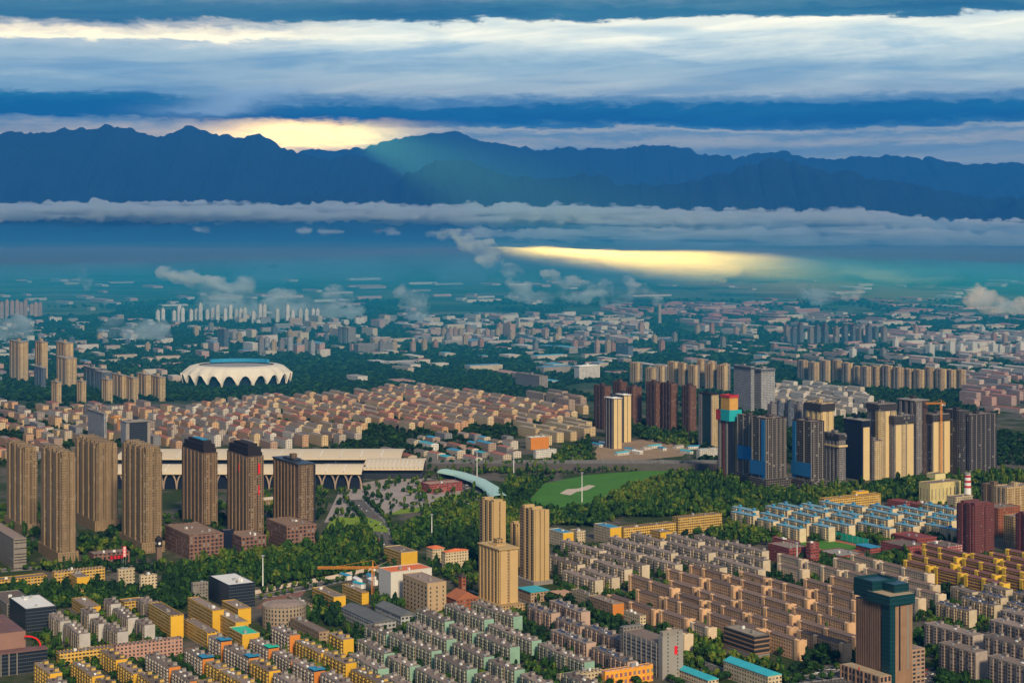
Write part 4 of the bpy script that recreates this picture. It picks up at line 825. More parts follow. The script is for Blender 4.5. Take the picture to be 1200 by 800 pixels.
# ------------------------------------------------------------------ railway station and line
def station():
    wr = plainmat('station_roof', (.64,.53,.37), .6, .06); fr = plainmat('station_frame', (.33,.25,.19), .8)
    def hall(label, xl, xr, yb, yt, dep, wallm, arches):
        g0, g1 = G(xl, yb), G(xr, yb); L = (g1-g0).length; D = g0.y; h = (yb-yt)*D/F
        root = thing('station_hall', label, 'station', (g0+g1)/2, 0); x = L/2; P = []
        ny = 12
        b = MB(4); b.box(-x*.98, x*.98, 2, dep, 0, h*.72); P.append(('glass_wall', b.mesh('glass_wall', wallm)))
        b = MB(); prev = None
        pts = [(-6+(dep+12)*i/ny, h*.78+h*.22*math.sin(math.pi*i/ny)) for i in range(ny+1)]
        for (y0, z0), (y1, z1) in zip(pts, pts[1:]):
            b.quad([(-x,y0,z0),(x,y0,z0),(x,y1,z1),(-x,y1,z1)]); b.quad([(-x,y0,z0-2),(-x,y1,z1-2),(x,y1,z1-2),(x,y0,z0-2)])
            b.quad([(x,y0,z0-2),(x,y1,z1-2),(x,y1,z1),(x,y0,z0)]); b.quad([(-x,y0,z0),(-x,y1,z1),(-x,y1,z1-2),(-x,y0,z0-2)])
        b.quad([(-x,pts[0][0],pts[0][1]-2),(x,pts[0][0],pts[0][1]-2),(x,pts[0][0],pts[0][1]),(-x,pts[0][0],pts[0][1])])
        P.append(('roof', b.mesh('roof', wr)))
        for i in range(1, 14):
            q = -x+L*i/14; b = MB(); b.box(q-.5, q+.5, -6.2, dep*.5, h*.80+.0, h*.86) if False else b.beam((q, -5, h*.80+.8), (q, dep*.5, h+.6), .7); P.append(('roof_rib', b.mesh('roof_rib', M_white)))
        for i in range(arches):
            c0 = -x+L*(i+.5)/arches; b = MB(); w_ = L/arches/2
            for k in range(12):
                a0, a1 = math.pi*k/12, math.pi*(k+1)/12
                b.beam((c0-w_*math.cos(a0), -2, h*.75*math.sin(a0)), (c0-w_*math.cos(a1), -2, h*.75*math.sin(a1)), 1.4)
            P.append(('arch', b.mesh('arch', fr)))
        claim((g0+g1)/2+Vector((0, dep/2, 0)), 60, 60)
        dress(root, P)
    hall('wide station hall with cream roof and dark arches, nearest the towers', 130, 424, 573, 548, 70, M_navy, 19)
    hall('long cream vaulted platform roof behind the arched hall', 135, 470, 549, 533, 110, M_dkglass, 0)
    hall('stepped cream platform roof at the open end of the station', 425, 496, 561, 545, 110, M_dkglass, 0)
station()
block('white roofed market arcade before the station', spec(300, 306, 374, 592, 586), M_tanw, roofm=PM('cream_sheet', (.7,.58,.42)), roof='sheet', name='arcade')
block('low red roofed pavilion with a flat terrace beside the car park', spec(493, 503, 542, 578, 568), M_redw, roofm=PM('pav_roof', (.36,.24,.18)), name='pavilion', clutter=3)
def ribbon(name, pts, w_, z, m, label, kind='structure', closed=False):
    """flat strip along ground points, w_ wide"""
    v = []; uv = []; d = 0
    for i, p in enumerate(pts):
        a = pts[max(0, i-1)]; b = pts[min(len(pts)-1, i+1)]; t_ = (Vector(b)-Vector(a)).normalized(); n_ = Vector((-t_.y, t_.x, 0))
        if i: d += (Vector(p)-Vector(pts[i-1])).length
        v += [Vector(p)+n_*w_/2+Vector((0,0,z)), Vector(p)-n_*w_/2+Vector((0,0,z))]; uv += [(-w_/2, d), (w_/2, d)]
    b = MB()
    for i in range(len(pts)-1): b.quad([v[2*i+1], v[2*i+3], v[2*i+2], v[2*i]], [uv[2*i+1], uv[2*i+3], uv[2*i+2], uv[2*i]])
    o = link(name, b.mesh(name, m)); tag(o, label, None, None, kind); return o
def asphalt(name, w_, dash=True):
    m = mat(name, (.05,.05,.05), .9, spec=.2); t = m_t[m.name]; uv = t.n('ShaderNodeUVMap', uv_map='wall').outputs[0]; u, v, _ = t.sep(uv)
    au = t.m('ABSOLUTE', u); edge = t.m('LESS_THAN', t.m('ABSOLUTE', t.m('SUBTRACT', au, w_/2-.6)), .12)
    lane = t.m('MULTIPLY', t.m('LESS_THAN', t.m('ABSOLUTE', t.m('SUBTRACT', t.m('FRACT', t.m('ADD', t.m('DIVIDE', u, 3.6), .5)), .5)), .035), t.m('LESS_THAN', t.m('FRACT', t.m('DIVIDE', v, 10.0)), .45))
    mk = t.m('MAXIMUM', edge, lane); tc = t.n('ShaderNodeTexCoord').outputs['Object']; n = t.noise(tc, .06, 5, .6)
    t.set(t.b.inputs['Base Color'], t.mix(mk, t.mix(n, (.055,.052,.05), (.13,.12,.112)), (.55,.55,.5))); return m
M_as = asphalt('asphalt', 22)
def road(pxs, w_, label):
    pts = [G(*p) for p in pxs]; ribbon('road', pts, w_, .05, M_as, label); ROADS.append((pts, w_))
    for sg in (-1, 1):
        q = []
        for i, p in enumerate(pts):
            a = pts[max(0, i-1)]; b = pts[min(len(pts)-1, i+1)]; t_ = (b-a).normalized(); q.append(p+Vector((-t_.y, t_.x, 0))*sg*(w_/2+1.6))
        b = MB()
        for p0, p1 in zip(q, q[1:]):
            t_ = (p1-p0).normalized(); n_ = Vector((-t_.y, t_.x, 0))*1.5
            a_, b_, c_, d_ = p0-n_, p1-n_, p1+n_, p0+n_
            U = Vector((0,0,.14)); b.quad([a_+U, b_+U, c_+U, d_+U]); b.quad([a_, b_, b_+U, a_+U]); b.quad([c_, d_, d_+U, c_+U])
        tag(link('pavement', b.mesh('pavement', PM('paving', (.28,.26,.24), scale=.3))), 'paved footway and kerb beside a road', None, None, 'structure')
ROADS = []
road([(560,690),(600,703),(650,720),(735,758),(800,795),(860,830)], 20, 'tree lined street running past the tan estate')
road([(300,700),(360,688),(440,668),(470,655)], 14, 'road along the building site at the park edge')
road([(800,770),(850,790),(900,800),(985,790),(1100,760),(1220,730)], 18, 'street in front of the stone office tower')
road([(415,585),(440,610),(452,640),(470,656)], 22, 'wide road leading from the station past the park')
road([(860,612),(960,605),(1060,600),(1220,585)], 14, 'road behind the blue edged estate')
road([(0,668),(60,664),(110,668),(200,660)], 14, 'shopping street below the tan towers')
# railway: ballast, four rails, catenary posts
def railway():
    m = plainmat('ballast', (.065,.06,.06), .95, .35, .05); pts = [G(p, 549) for p in range(380, 900, 40)]
    b = MB(); p0, p1 = pts[0], pts[-1]; b.box(p0.x, p1.x, p0.y-20, p0.y+45, 0, 8.0)
    tag(link('railway_embankment', b.mesh('railway_embankment', m)), 'dark railway embankment crossing behind the green park', None, None, 'structure')
    for i in range(5):
        y = p0.y-12+i*12
        t_ = thing('railway_track', 'steel railway track on the embankment, %s from the park side' % ORD[i], 'railway track', ((p0.x+p1.x)/2, y, 8.0), 0, 'railway tracks')
        l = (p1.x-p0.x)/2
        for s in (-.75, .75):
            b = MB(); b.box(-l, l, s-.08, s+.08, .15, .35); dress(t_, [('rail', b.mesh('rail', M_steel))])
        b = MB(); b.box(-l, l, -1.3, 1.3, .004, .14); dress(t_, [('sleeper_bed', b.mesh('sleeper_bed', PM('sleepers', (.16,.14,.12))))])
    b = MB(); b.beam((0,0,0),(0,0,9),.22); b.beam((0,0,8.2),(0,52,8.2),.18); b.beam((0,52,0),(0,52,9),.22); me = b.mesh('catenary_gantry', M_steel)
    for i in range(14):
        o = link('catenary_gantry', me, None, (p0.x+20+i*(p1.x-p0.x-40)/13, p0.y-17, 8.0)); tag(o, 'steel gantry spanning the railway tracks', 'gantry', 'railway gantries')
    b = MB(); b.box(p0.x+120, p1.x, p0.y-21, p0.y-20.05, 0, 11.0); tag(link('noise_wall', b.mesh('noise_wall', PM('noise_wall', (.09,.085,.085)))), 'long low noise wall along the park side of the railway', 'wall')
railway()
def canopy():
    g = [G(x, y) for x, y in ((520,558),(540,562),(560,569),(575,578),(586,590))]; b = MB()
    root = thing('glass_canopy', 'curved pale green glass canopy walkway near the pavilion', 'canopy', g[0], 0)
    for p, q in zip(g, g[1:]):
        p, q = p-g[0], q-g[0]; t_ = (q-p).normalized(); n_ = Vector((-t_.y, t_.x, 0)); prev = None
        for k in range(7):
            a = math.pi*k/6; o_ = n_*(-13*math.cos(a))+Vector((0,0,7+5*math.sin(a)))
            if prev is not None: b.quad([p+prev, q+prev, q+o_, p+o_])
            prev = o_
    P = [('roof', b.mesh('roof', plainmat('pale_green_glass', (.36,.55,.50), .4, .1)))]
    for p in g:
        for s in (-11, 11):
            b = MB(); b.beam(p-g[0]+Vector((s*.7, s*.7, 0)), p-g[0]+Vector((s*.7, s*.7, 8)), .4); P.append(('post', b.mesh('post', M_steel)))
    dress(root, P)
canopy()
# ------------------------------------------------------------------ lawns, plazas, sports field
def patch(name, pxs, z, m, label):
    b = MB(); pts = [G(*p) for p in pxs]; pts = pts if sum((a.x*b_.y-b_.x*a.y) for a, b_ in zip(pts, pts[1:]+pts[:1])) > 0 else pts[::-1]
    b.quad([(p.x, p.y, z) for p in pts]); tag(link(name, b.mesh(name, m)), label, None, None, 'structure')
M_lawn = plainmat('lawn', (.055,.17,.02), .95, .3, .03); M_lawn2 = plainmat('bright_lawn', (.16,.24,.02), .95, .3, .05); M_plaza = plainmat('plaza_paving', (.30,.26,.24), .9, .25, .03)
M_earth = plainmat('bare_earth', (.27,.19,.12), .95, .4, .02)
LAWN = [(612,594),(638,566),(690,556),(770,550),(800,552),(778,563),(738,573),(705,589),(655,602)]
patch('lawn', LAWN, .06, M_lawn, 'bright green park lawn')
patch('path', [(656,578),(664,573),(678,572),(690,568),(698,569),(688,574),(676,576),(668,580)], .12, PM('sand_path', (.5,.42,.34)), 'pale sandy patch in the park lawn')
PLAZA = [(380,612),(400,570),(480,556),(560,572),(575,590),(470,600)]
patch('plaza', PLAZA, .03, M_plaza, 'paved square in front of the station')
for i, q in enumerate([[(380,622),(390,606),(425,604),(450,612),(430,620)],[(455,603),(470,596),(515,592),(520,597)],[(508,584),(540,578),(575,577),(570,583),(520,588)],[(435,622),(440,614),(456,616),(460,624)],[(270,690),(300,690),(300,700),(280,705)]]):
    patch('lawn', q, .07, M_lawn2, 'strip of yellow green lawn by the square')
patch('building_site', [(690,539),(700,524),(755,514),(815,521),(800,534),(740,540)], .03, M_earth, 'bare earth of the building site by the railway')
patch('building_site', [(300,712),(320,694),(360,690),(350,702),(320,715)], .03, PM('brown_earth', (.22,.11,.08)), 'brown earth patch by the round hall')
patch('playground', [(560,790),(580,775),(625,795),(600,815),(565,810)], .03, M_earth, 'sandy yard between the rows')
patch('sports_field', [(932,636),(960,630),(1010,641),(985,648)], .05, M_lawn, 'green sports field of the red school')
patch('running_track', [(924,636),(955,627),(1022,641),(990,651)], .03, PM('track_red', (.36,.13,.08)), 'red running track round the sports field')
patch('car_park', [(950,800),(965,778),(1010,782),(1020,800)], .03, M_as, 'car park beside the stone office tower')
patch('car_park', [(1075,800),(1080,784),(1130,776),(1170,800)], .03, M_as, 'car park behind the stone office tower')
patch('car_park', [(490,575),(495,562),(550,560),(560,575)], .05, M_as, 'car park beside the pavilion')
def netfence():
    g0, g1 = G(968,628), G(1018,640); root = thing('net_fence', 'long green net fence beside the running track', 'fence', g0, 0); d = g1-g0
    b = MB(); n_ = Vector((-d.y, d.x, 0)).normalized()*.1
    b.quad([(0,0,0), d, d+Vector((0,0,9)), (0,0,9)]); b.quad([n_, n_+Vector((0,0,9)), d+n_+Vector((0,0,9)), d+n_]); P = [('net', b.mesh('net', M_green))]
    for i in range(9):
        p = d*i/8; b = MB(); b.beam(p, p+Vector((0,0,9.6)), .18); P.append(('post', b.mesh('post', M_steel)))
    dress(root, P)
netfence()
# ------------------------------------------------------------------ lamp masts, tower crane
def mast(label, px, pyb, pyt):
    g = G(px, pyb); h = (pyb-pyt)*g.y/F; root = thing('lamp_mast', label, 'lamp mast', g, 0); P = []
    b = MB(); b.beam((0,0,0),(0,0,h),(.75,.4),0,8); P.append(('pole', b.mesh('pole', M_white)))
    b = MB(); q = [(2.2*math.cos(2*math.pi*i/10), 2.2*math.sin(2*math.pi*i/10)) for i in range(10)]; b.prism(q, h-1.2, h-.4, bottom=True); P.append(('lamp_ring', b.mesh('lamp_ring', M_steel)))
    dress(root, P)
for a in [('white lamp mast at the park edge beside the building site', 308, 692, 650),('white lamp mast in the dark trees before the golden towers', 506, 632, 602),('white lamp mast standing on the park lawn', 682, 588, 553),
          ('white lamp mast beside the red school', 934, 668, 635),('white lamp mast near the railway noise wall', 602, 556, 536),('white lamp mast behind the pavilion', 559, 560, 529)]: mast(*a)
def crane(label, px, pyb, pyt, xl, xr, py_j, m):
    g = G(px, pyb); s = g.y/F; h = (pyb-pyt)*s; root = thing('tower_crane', label, 'crane', g, 0); P = []
    z = (pyb-py_j)*s
    def lattice(p, q, w_, n):
        b = MB(); p, q = Vector(p), Vector(q); d = (q-p); u = d.normalized().orthogonal().normalized()*w_; v = d.normalized().cross(u)
        cs = [u+v, u-v, -u-v, -u+v]
        for c in cs: b.beam(p+c, q+c, .28)
        for i in range(n):
            for k in range(4): b.beam(p+d*i/n+cs[k], p+d*(i+1)/n+cs[(k+1)%4], .18)
        return b
    P.append(('tower_mast', lattice((0,0,0),(0,0,z), 1.1, 14).mesh('tower_mast', m)))
    P.append(('jib', lattice(((xl-px)*s,0,z+2),(0,0,z+2), .9, 18).mesh('jib', m))); P.append(('counter_jib', lattice((0,0,z+2),((xr-px)*s,0,z+2), .9, 6).mesh('counter_jib', m)))
    b = MB(); b.beam((0,0,z),(0,0,h),(1.2,.3)); b.beam((0,0,h),((xl-px)*s*.7,0,z+3),.15); b.beam((0,0,h),((xr-px)*s*.9,0,z+3),.15); P.append(('apex', b.mesh('apex', m)))
    b = MB(); b.box((xr-px)*s-3,(xr-px)*s,-1.2,1.2,z-2,z+1); P.append(('counterweight', b.mesh('counterweight', M_conc)))
    b = MB(); b.box(.8,3.0,-1,1,z-1.5,z+1); P.append(('cab', b.mesh('cab', M_white)))
    dress(root, P)
m_cr = plainmat('crane_orange', (.60,.24,.04), .6)
crane('orange tower crane at the building site beside the park', 437, 696, 656, 372, 444, 667, m_cr)
crane('distant orange tower crane behind the dark tower shells', 1103, 556, 468, 1085, 1108, 474, m_cr)
crane('orange crane by the low houses beyond the tan towers', 139, 515, 486, 130, 143, 490, m_cr)
# white wall along the site
def sitewall():
    g = [G(x, y) for x, y in ((298,696),(340,687),(400,676),(440,667))]; b = MB()
    for p, q in zip(g, g[1:]):
        n_ = Vector((-(q-p).y, (q-p).x, 0)).normalized()*.4; U = Vector((0,0,4))
        b.quad([p-n_, q-n_, q-n_+U, p-n_+U]); b.quad([q+n_, p+n_, p+n_+U, q+n_+U]); b.quad([p-n_+U, q-n_+U, q+n_+U, p+n_+U])
    tag(link('site_wall', b.mesh('site_wall', PM('site_wall', (.6,.5,.42)))), 'long pale wall between the park and the building site', 'wall')
sitewall()
for i in range(9):
    g = G(405+i*8+(i%2)*6, 678+(i*5)%14); b = MB(); r_ = random.Random(i)
    m = [M_blue, M_white, M_cyan][i % 3]; root = thing('site_cabin', '%s roofed site cabin by the building site wall, %s from the lamp mast' % (['blue','white','cyan'][i%3], ORD[i]), 'cabin', g, ROT+r_.uniform(-.2,.2), 'site cabins by the crane')
    b.box(-8,8,-3,3,0,5); b2 = MB(); b2.gable(-8.4,8.4,-3.5,3.5,5.004,1.4); dress(root, [('wall', b.mesh('wall', M_white)), ('roof', b2.mesh('roof', m))]); claim(g, 8, 3)

for i in range(14):
    r_ = random.Random(90+i); g = G(700+i*9.5, 524+r_.uniform(-4,9)+i*.3); b = MB(); m = [M_blue, M_white, M_conc, M_cyan][i % 4]
    if not free(g, 12, 4): continue
    root = thing('site_cabin', '%s roofed low hut on the bare earth site, %s from the cream pair of towers' % (['blue','white','grey','cyan'][i % 4], ORD[i]), 'cabin', g, ROT+r_.choice((0,math.pi/2))+r_.uniform(-.2,.2), 'huts on the bare earth site')
    l = r_.uniform(9,16); b.box(-l,l,-4,4,0,4.5); b2 = MB(); b2.gable(-l-.4,l+.4,-4.5,4.5,4.504,1.6); dress(root, [('wall', b.mesh('wall', M_whitew)), ('roof', b2.mesh('roof', m))]); claim(g, 12, 4)
# ------------------------------------------------------------------ housing estates
def W_(n, c, **k): return wallmat(n, c, **k)
tr = PM('trim_grey', (.30,.28,.26))
SO = Style(wall=W_('white_band_wall', (.46,.34,.25), bay=3.2, fl=2.9, ww=.6, wh=.5, band=(.22,.12,.07)), end=M_ora, trim=tr, balm=W_('white_band_balcony', (.52,.46,.40), bay=3.0, fl=2.9, ww=.85, wh=.5, win=(.05,.04,.045)), canopy=1)
SOY = Style(wall=W_('yellow_band_wall', (.58,.37,.07), bay=3.2, fl=2.8, ww=.6, wh=.5, band=(.50,.44,.34), bh=.2), end=M_yelp, trim=PM('yellow_trim', (.55,.38,.10)), balm=W_('yellow_band_balcony', (.60,.40,.08), bay=3.0, fl=2.8, ww=.85, wh=.45, win=(.05,.04,.045)))
SG = Style(wall=W_('grey_tan_wall', (.27,.23,.19), bay=3.2), end=PM('pale_grey_end', (.45,.43,.41)), trim=tr, step=1.5)
SM = Style(step=1.6, wall=W_('grey_mint_wall', (.30,.25,.19), bay=3.2), end=PM('mint_end', (.24,.40,.31)), trim=tr, balm=W_('mint_balcony', (.33,.34,.27), bay=3.0, ww=.7, wh=.45))
SB = Style(step=1.6, wall=W_('grey_pink_wall', (.36,.26,.21), bay=3.2), end=PM('grey_pink_end', (.46,.33,.26)), trim=tr, solar=1)
SC = Style(step=1.6, wall=W_('cream_grey_wall', (.46,.36,.25), bay=3.2), end=PM('cream_grey_end', (.52,.44,.33)), trim=tr, balm=W_('cream_grey_balcony', (.46,.39,.30), bay=3.0, ww=.75, wh=.45))
SP = Style(wall=W_('peach_wall', (.58,.35,.20), bay=3.4, ww=.42, wh=.46), end=PM('peach_end', (.63,.40,.23)), trim=PM('peach_trim', (.50,.34,.20)), roof='pitch', roofm=PM('peach_roof', (.15,.105,.09), vary=.6), endgable=True, floors=6, W=9.5, bal=False)
SP2 = Style(wall=W_('pale_peach_wall', (.57,.44,.30), bay=3.4, ww=.42, wh=.46), end=PM('pale_peach_end', (.60,.48,.34)), trim=PM('pale_peach_trim', (.52,.42,.32)), roof='pitch', roofm=PM('brown_grey_roof', (.17,.12,.10)), endgable=True, floors=6, W=9.5, bal=False)
SY = Style(wall=W_('maroon_yellow_wall', (.30,.11,.07), bay=3.2, band=(.60,.40,.06), bh=.3), end=PM('bright_yellow_end', (.66,.43,.05)), trim=PM('maroon_trim', (.22,.08,.06)), roof='pitch', roofm=PM('maroon_grey_roof', (.17,.08,.07)), endgable=True, floors=6, W=9.5, bal=False)
ST = Style(step=1.6, wall=W_('dust_tan_wall', (.44,.34,.22), bay=3.2), end=PM('dust_tan_end', (.50,.42,.30)), trim=tr, solar=2)
SK = Style(wall=W_('grey_brown_high_wall', (.30,.24,.205), bay=3.4, ww=.55, wh=.5), end=PM('grey_brown_high_end', (.38,.32,.28)), trim=tr, floors=11, W=14, unit=18)
SU = Style(wall=W_('cream_blue_wall', (.56,.46,.29), bay=3.2), end=PM('cream_blue_end', (.60,.50,.33)), trim=M_blue, roofm=PM('blue_grey_roof', (.16,.30,.38)))
EST = [  # key, style, colour words, estate words, polygon, L, pitch, gap
 ('orange', SO, 'white banded apartment block with orange ends', 'the orange ended estate', [(44,760),(130,776),(215,776),(262,764),(300,742),(345,744),(415,775),(470,850),(40,850)], 44, 33, 8),
 ('grey', SG, 'grey tan apartment block with pale ends', 'the grey estate beside the glass box', [(38,762),(48,726),(120,722),(172,715),(205,745),(130,770)], 40, 33, 8),
 ('mint', SM, 'grey apartment block with mint green ends', 'the mint ended estate', [(400,775),(330,752),(420,738),(470,738),(560,722),(615,745),(650,775),(700,800),(700,850),(460,850)], 62, 34, 7),
 ('solar', SB, 'pinkish grey apartment block with solar heaters', 'the estate behind the orange shop', [(600,722),(640,716),(700,742),(775,790),(700,850),(650,775),(615,745)], 62, 33, 7),
 ('cream', SC, 'cream grey apartment block', 'the pale estate beside the golden tower', [(645,683),(650,644),(720,640),(760,630),(850,642),(905,664),(895,684),(760,678),(700,700)], 64, 32, 7),
 ('peach', SP, 'peach apartment block with gabled bays', 'the peach estate', [(690,704),(760,682),(900,678),(1008,700),(1004,775),(930,775),(840,748),(745,740),(735,722)], 64, 31, 6),
 ('pale', SP2, 'pale peach apartment block with a brown roof', 'the pale peach estate by the red school', [(890,682),(900,666),(960,662),(1040,668),(1110,700),(1105,725),(1060,722),(1008,698)], 60, 32, 6),
 ('yellow', SY, 'maroon apartment block with yellow gables', 'the yellow gabled estate', [(1030,666),(1080,656),(1135,652),(1225,662),(1225,712),(1150,700),(1110,698)], 56, 30, 6),
 ('dust', ST, 'dusty tan apartment block with roof heaters', 'the tan estate behind the grey high rows', [(1070,728),(1075,708),(1110,700),(1150,702),(1225,715),(1225,745),(1150,735),(1100,738)], 46, 33, 8),
 ('high', SK, 'tall grey brown apartment slab', 'the high rows near the right bottom corner', [(1098,795),(1090,742),(1120,738),(1225,748),(1225,840),(1160,830)], 60, 42, 12),
 ('blue', SU, 'cream apartment block with blue roof edges', 'the blue edged estate', [(848,622),(860,608),(960,600),(1060,600),(1125,610),(1122,642),(1050,640),(1000,632),(940,636)], 46, 33, 8),
 ('south', SP2, 'pale block with a brown roof', 'the rows along the tree street', [(735,738),(840,750),(848,770),(800,765),(770,750)], 40, 34, 8),
]
SHORT = {'orange': 'orange ended estate', 'grey': 'beside glass box', 'mint': 'mint ended estate', 'solar': 'behind orange shop', 'cream': 'beside golden tower', 'peach': 'peach estate', 'pale': 'by red school', 'yellow': 'yellow gabled estate',
         'dust': 'behind tall rows', 'high': 'by bottom right corner', 'blue': 'blue edged estate', 'south': 'by tree street'}
SLOTS = []
for key, S, col, est, poly, L, pitch, gap in EST:
    for row, i, c, l in grid(poly, L, pitch, gap, S.W, jit=1.8, seed=len(key)+int(L), lens=[L*.72, L, L, L*1.3]):
        SLOTS.append((c.y, key, S, col, est, row, i, c, l))
SLOTS.sort(key=lambda s: s[0])
rs = random.Random(11); REST = []
canopy_m = {}
for n_, (D, key, S, col, est, row, i, c, l) in enumerate(SLOTS):
    if n_ >= 292: REST.append((key, S, c, l)); continue
    base = key
    if key == 'orange' and rs.random() < .38: key, S, col = 'ochre', SOY, 'yellow banded apartment block with yellow ends'
    root = thing('apartment_block', '%s, %s in the %s row, %s' % (col, ORD[i], ORD[row], SHORT[base]), 'apartment block', c, ROT+rs.uniform(-.025,.025), 'apartment blocks of '+est)
    root['label'] = ' '.join(root['label'].split()[:16])
    root.scale.z = rs.uniform(.9, 1.13); P = list(slab_parts(key, S, l, D < 1830))
    if S.canopy and rs.random() < .32:
        kk = (key, round(l), rs.random() < .7)
        if kk not in canopy_m:
            b = MB(); h = S.floors*S.fl; b.box(l/2-12, l/2+.6, -S.W/2-.5, S.W/2+.5, h+2.2, h+2.6); canopy_m[kk] = b.mesh('roof_canopy', M_green if kk[2] else M_blue)
        P.append(('roof_canopy', canopy_m[kk]))
    dress(root, P)
print('SLABS', len(SLOTS), 'rest', len(REST))
# ------------------------------------------------------------------ the mass of smaller houses beyond
def mass(name, label, items, cat_kind='stuff'):
    """many far houses in one object: (centre, L, W, h, wall rgb, roof rgb, rise, rot)"""
    V = []; Fc = []; colr = []; uv = []
    for c, L, W, h, wc, rc_, rise, ro in items:
        ca, sa = math.cos(ro), math.sin(ro); x, y = L/2, W/2; k = len(V)
        q = [(-x,-y),(x,-y),(x,y),(-x,y)]
        P = [(c[0]+a*ca-b*sa, c[1]+a*sa+b*ca) for a, b in q]
        V += [(p[0],p[1],0) for p in P]+[(p[0],p[1],h) for p in P]
        for i in range(4):
            j = (i+1) % 4; Fc.append((k+i,k+j,k+4+j,k+4+i)); colr.append(wc); l = L if i % 2 == 0 else W; uv += [(0,0),(l,0),(l,h),(0,h)]
        if rise:
            e0 = (c[0]-x*ca, c[1]-x*sa, h+rise); e1 = (c[0]+x*ca, c[1]+x*sa, h+rise); V += [e0, e1]
            Fc += [(k+4,k+5,k+9,k+8),(k+6,k+7,k+8,k+9)]; colr += [rc_]*2; uv += [(0,-9)]*8
            Fc += [(k+5,k+6,k+9),(k+7,k+4,k+8)]; colr += [wc]*2; uv += [(0,-9)]*6
        else:
            Fc.append((k+4,k+5,k+6,k+7)); colr.append(rc_); uv += [(0,-9)]*4
    me = bpy.data.meshes.new(name); me.from_pydata(V, [], Fc); me.materials.append(M_mass)
    at = me.attributes.new('paint', 'FLOAT_COLOR', 'FACE'); at.data.foreach_set('color', [x for c in colr for x in (*c, 1)])
    l = me.uv_layers.new(name='wall'); l.data.foreach_set('uv', [c for q in uv for c in q])
    return tag(link(name, me), label, None, None, cat_kind)
def massmat():
    m = mat('far_house_paint', (.4,.3,.2), .9, spec=.15); t = m_t[m.name]
    a = t.n('ShaderNodeAttribute', attribute_name='paint').outputs['Color']
    uv = t.n('ShaderNodeUVMap', uv_map='wall').outputs[0]; u, v, _ = t.sep(uv)
    cu = t.m('FRACT', t.m('DIVIDE', u, 3.4)); cv = t.m('FRACT', t.m('DIVIDE', v, 2.9))
    w_ = t.m('MULTIPLY', t.m('MULTIPLY', t.m('LESS_THAN', t.m('ABSOLUTE', t.m('SUBTRACT', cu, .5)), .26), t.m('LESS_THAN', t.m('ABSOLUTE', t.m('SUBTRACT', cv, .55)), .25)), t.m('GREATER_THAN', v, 0))
    tc = t.n('ShaderNodeTexCoord').outputs['Object']; n = t.m('ADD', .72, t.m('MULTIPLY', t.noise(tc, .05, 5, .65), .56))
    t.set(t.b.inputs['Base Color'], t.mix(w_, t.mix(1.0, a, t.xyz(n,n,n), 'MULTIPLY'), (.05,.05,.055))); return m
M_mass = massmat()
items = []
def wallrgb(S): return {'orange': (.42,.30,.22), 'grey': (.27,.23,.19), 'mint': (.26,.27,.22), 'cream': (.44,.37,.28), 'peach': (.54,.34,.19), 'pale': (.52,.42,.30), 'yellow': (.50,.30,.07), 'dust': (.38,.32,.23), 'blue': (.52,.45,.32)}.get(S, (.36,.3,.24))
for key, S, c, l in REST:
    if key == 'blue': items.append((c, l, S.W, 17.4, wallrgb(key), (.10,.32,.42), 0, ROT))
    else: items.append((c, l, S.W, S.floors*2.9, wallrgb(key), (.13,.11,.10), 1.2 if S.roof != 'flat' else 0, ROT))
rm = random.Random(23)
PEACH = [(.60,.40,.22),(.62,.46,.26),(.52,.33,.20),(.64,.50,.31),(.46,.31,.22),(.58,.34,.20)]
ROOFS = [(.26,.10,.08),(.22,.13,.10),(.18,.13,.11),(.24,.20,.18),(.32,.13,.10),(.15,.13,.13),(.20,.17,.15)]
PINK = [(.50,.32,.28),(.55,.45,.40),(.62,.57,.52),(.42,.30,.28)]
WHITE = [(.62,.58,.52),(.52,.47,.40),(.44,.38,.32),(.58,.50,.40)]
MIX = [(.50,.42,.32),(.32,.28,.25),(.56,.48,.36),(.40,.30,.24),(.24,.25,.27),(.60,.55,.48)]
def dist(poly, L, W, hr, pitch, gap, walls, roofs, rise, fill=.95, seed=0, pad=1):
    r = random.Random(seed)
    for row, i, c, l in grid(poly, L, pitch, gap, W, jit=pitch*.12, seed=seed, lens=[L*.6, L*.8, L, L*1.3], pad=pad):
        if r.random() < fill: items.append((c, l, W*r.uniform(.9,1.2), r.uniform(*hr), r.choice(walls), r.choice(roofs), rise, ROT+r.uniform(-.03,.03)))
dist([(330,500),(330,470),(400,462),(490,456),(545,464),(600,472),(690,485),(650,500),(560,500),(520,512),(430,500)], 46, 12, (14,19), 34, 9, PEACH, ROOFS, 2.2, seed=1)
dist([(240,478),(330,465),(335,500),(430,502),(420,520),(300,528),(190,530),(180,490)], 40, 12, (12,20), 34, 12, PEACH+WHITE, ROOFS, 2.0, seed=2)
dist([(-60,470),(60,478),(200,478),(185,525),(100,535),(-60,560)], 40, 13, (10,22), 40, 14, PEACH+MIX, ROOFS, 0, .85, seed=3)
dist([(600,497),(690,497),(700,512),(640,522),(600,510)], 60, 12, (16,18), 36, 9, [(.60,.47,.27),(.56,.42,.24)], [(.30,.26,.2)], 0, seed=4)
dist([(600,470),(680,466),(688,488),(610,486)], 60, 13, (24,30), 44, 10, [(.36,.28,.22),(.42,.33,.25)], ROOFS, 1.5, seed=5)
dist([(420,535),(520,510),(600,515),(610,540),(520,545)], 36, 14, (7,14), 44, 14, MIX+[(.7,.68,.64)], ROOFS+[(.05,.25,.42),(.05,.33,.42)], 1.5, .8, seed=6)
dist([(890,455),(935,455),(1010,463),(1030,485),(960,492),(895,480)], 34, 12, (12,22), 34, 8, WHITE, [(.3,.27,.24),(.22,.2,.19)], 1.5, seed=7)
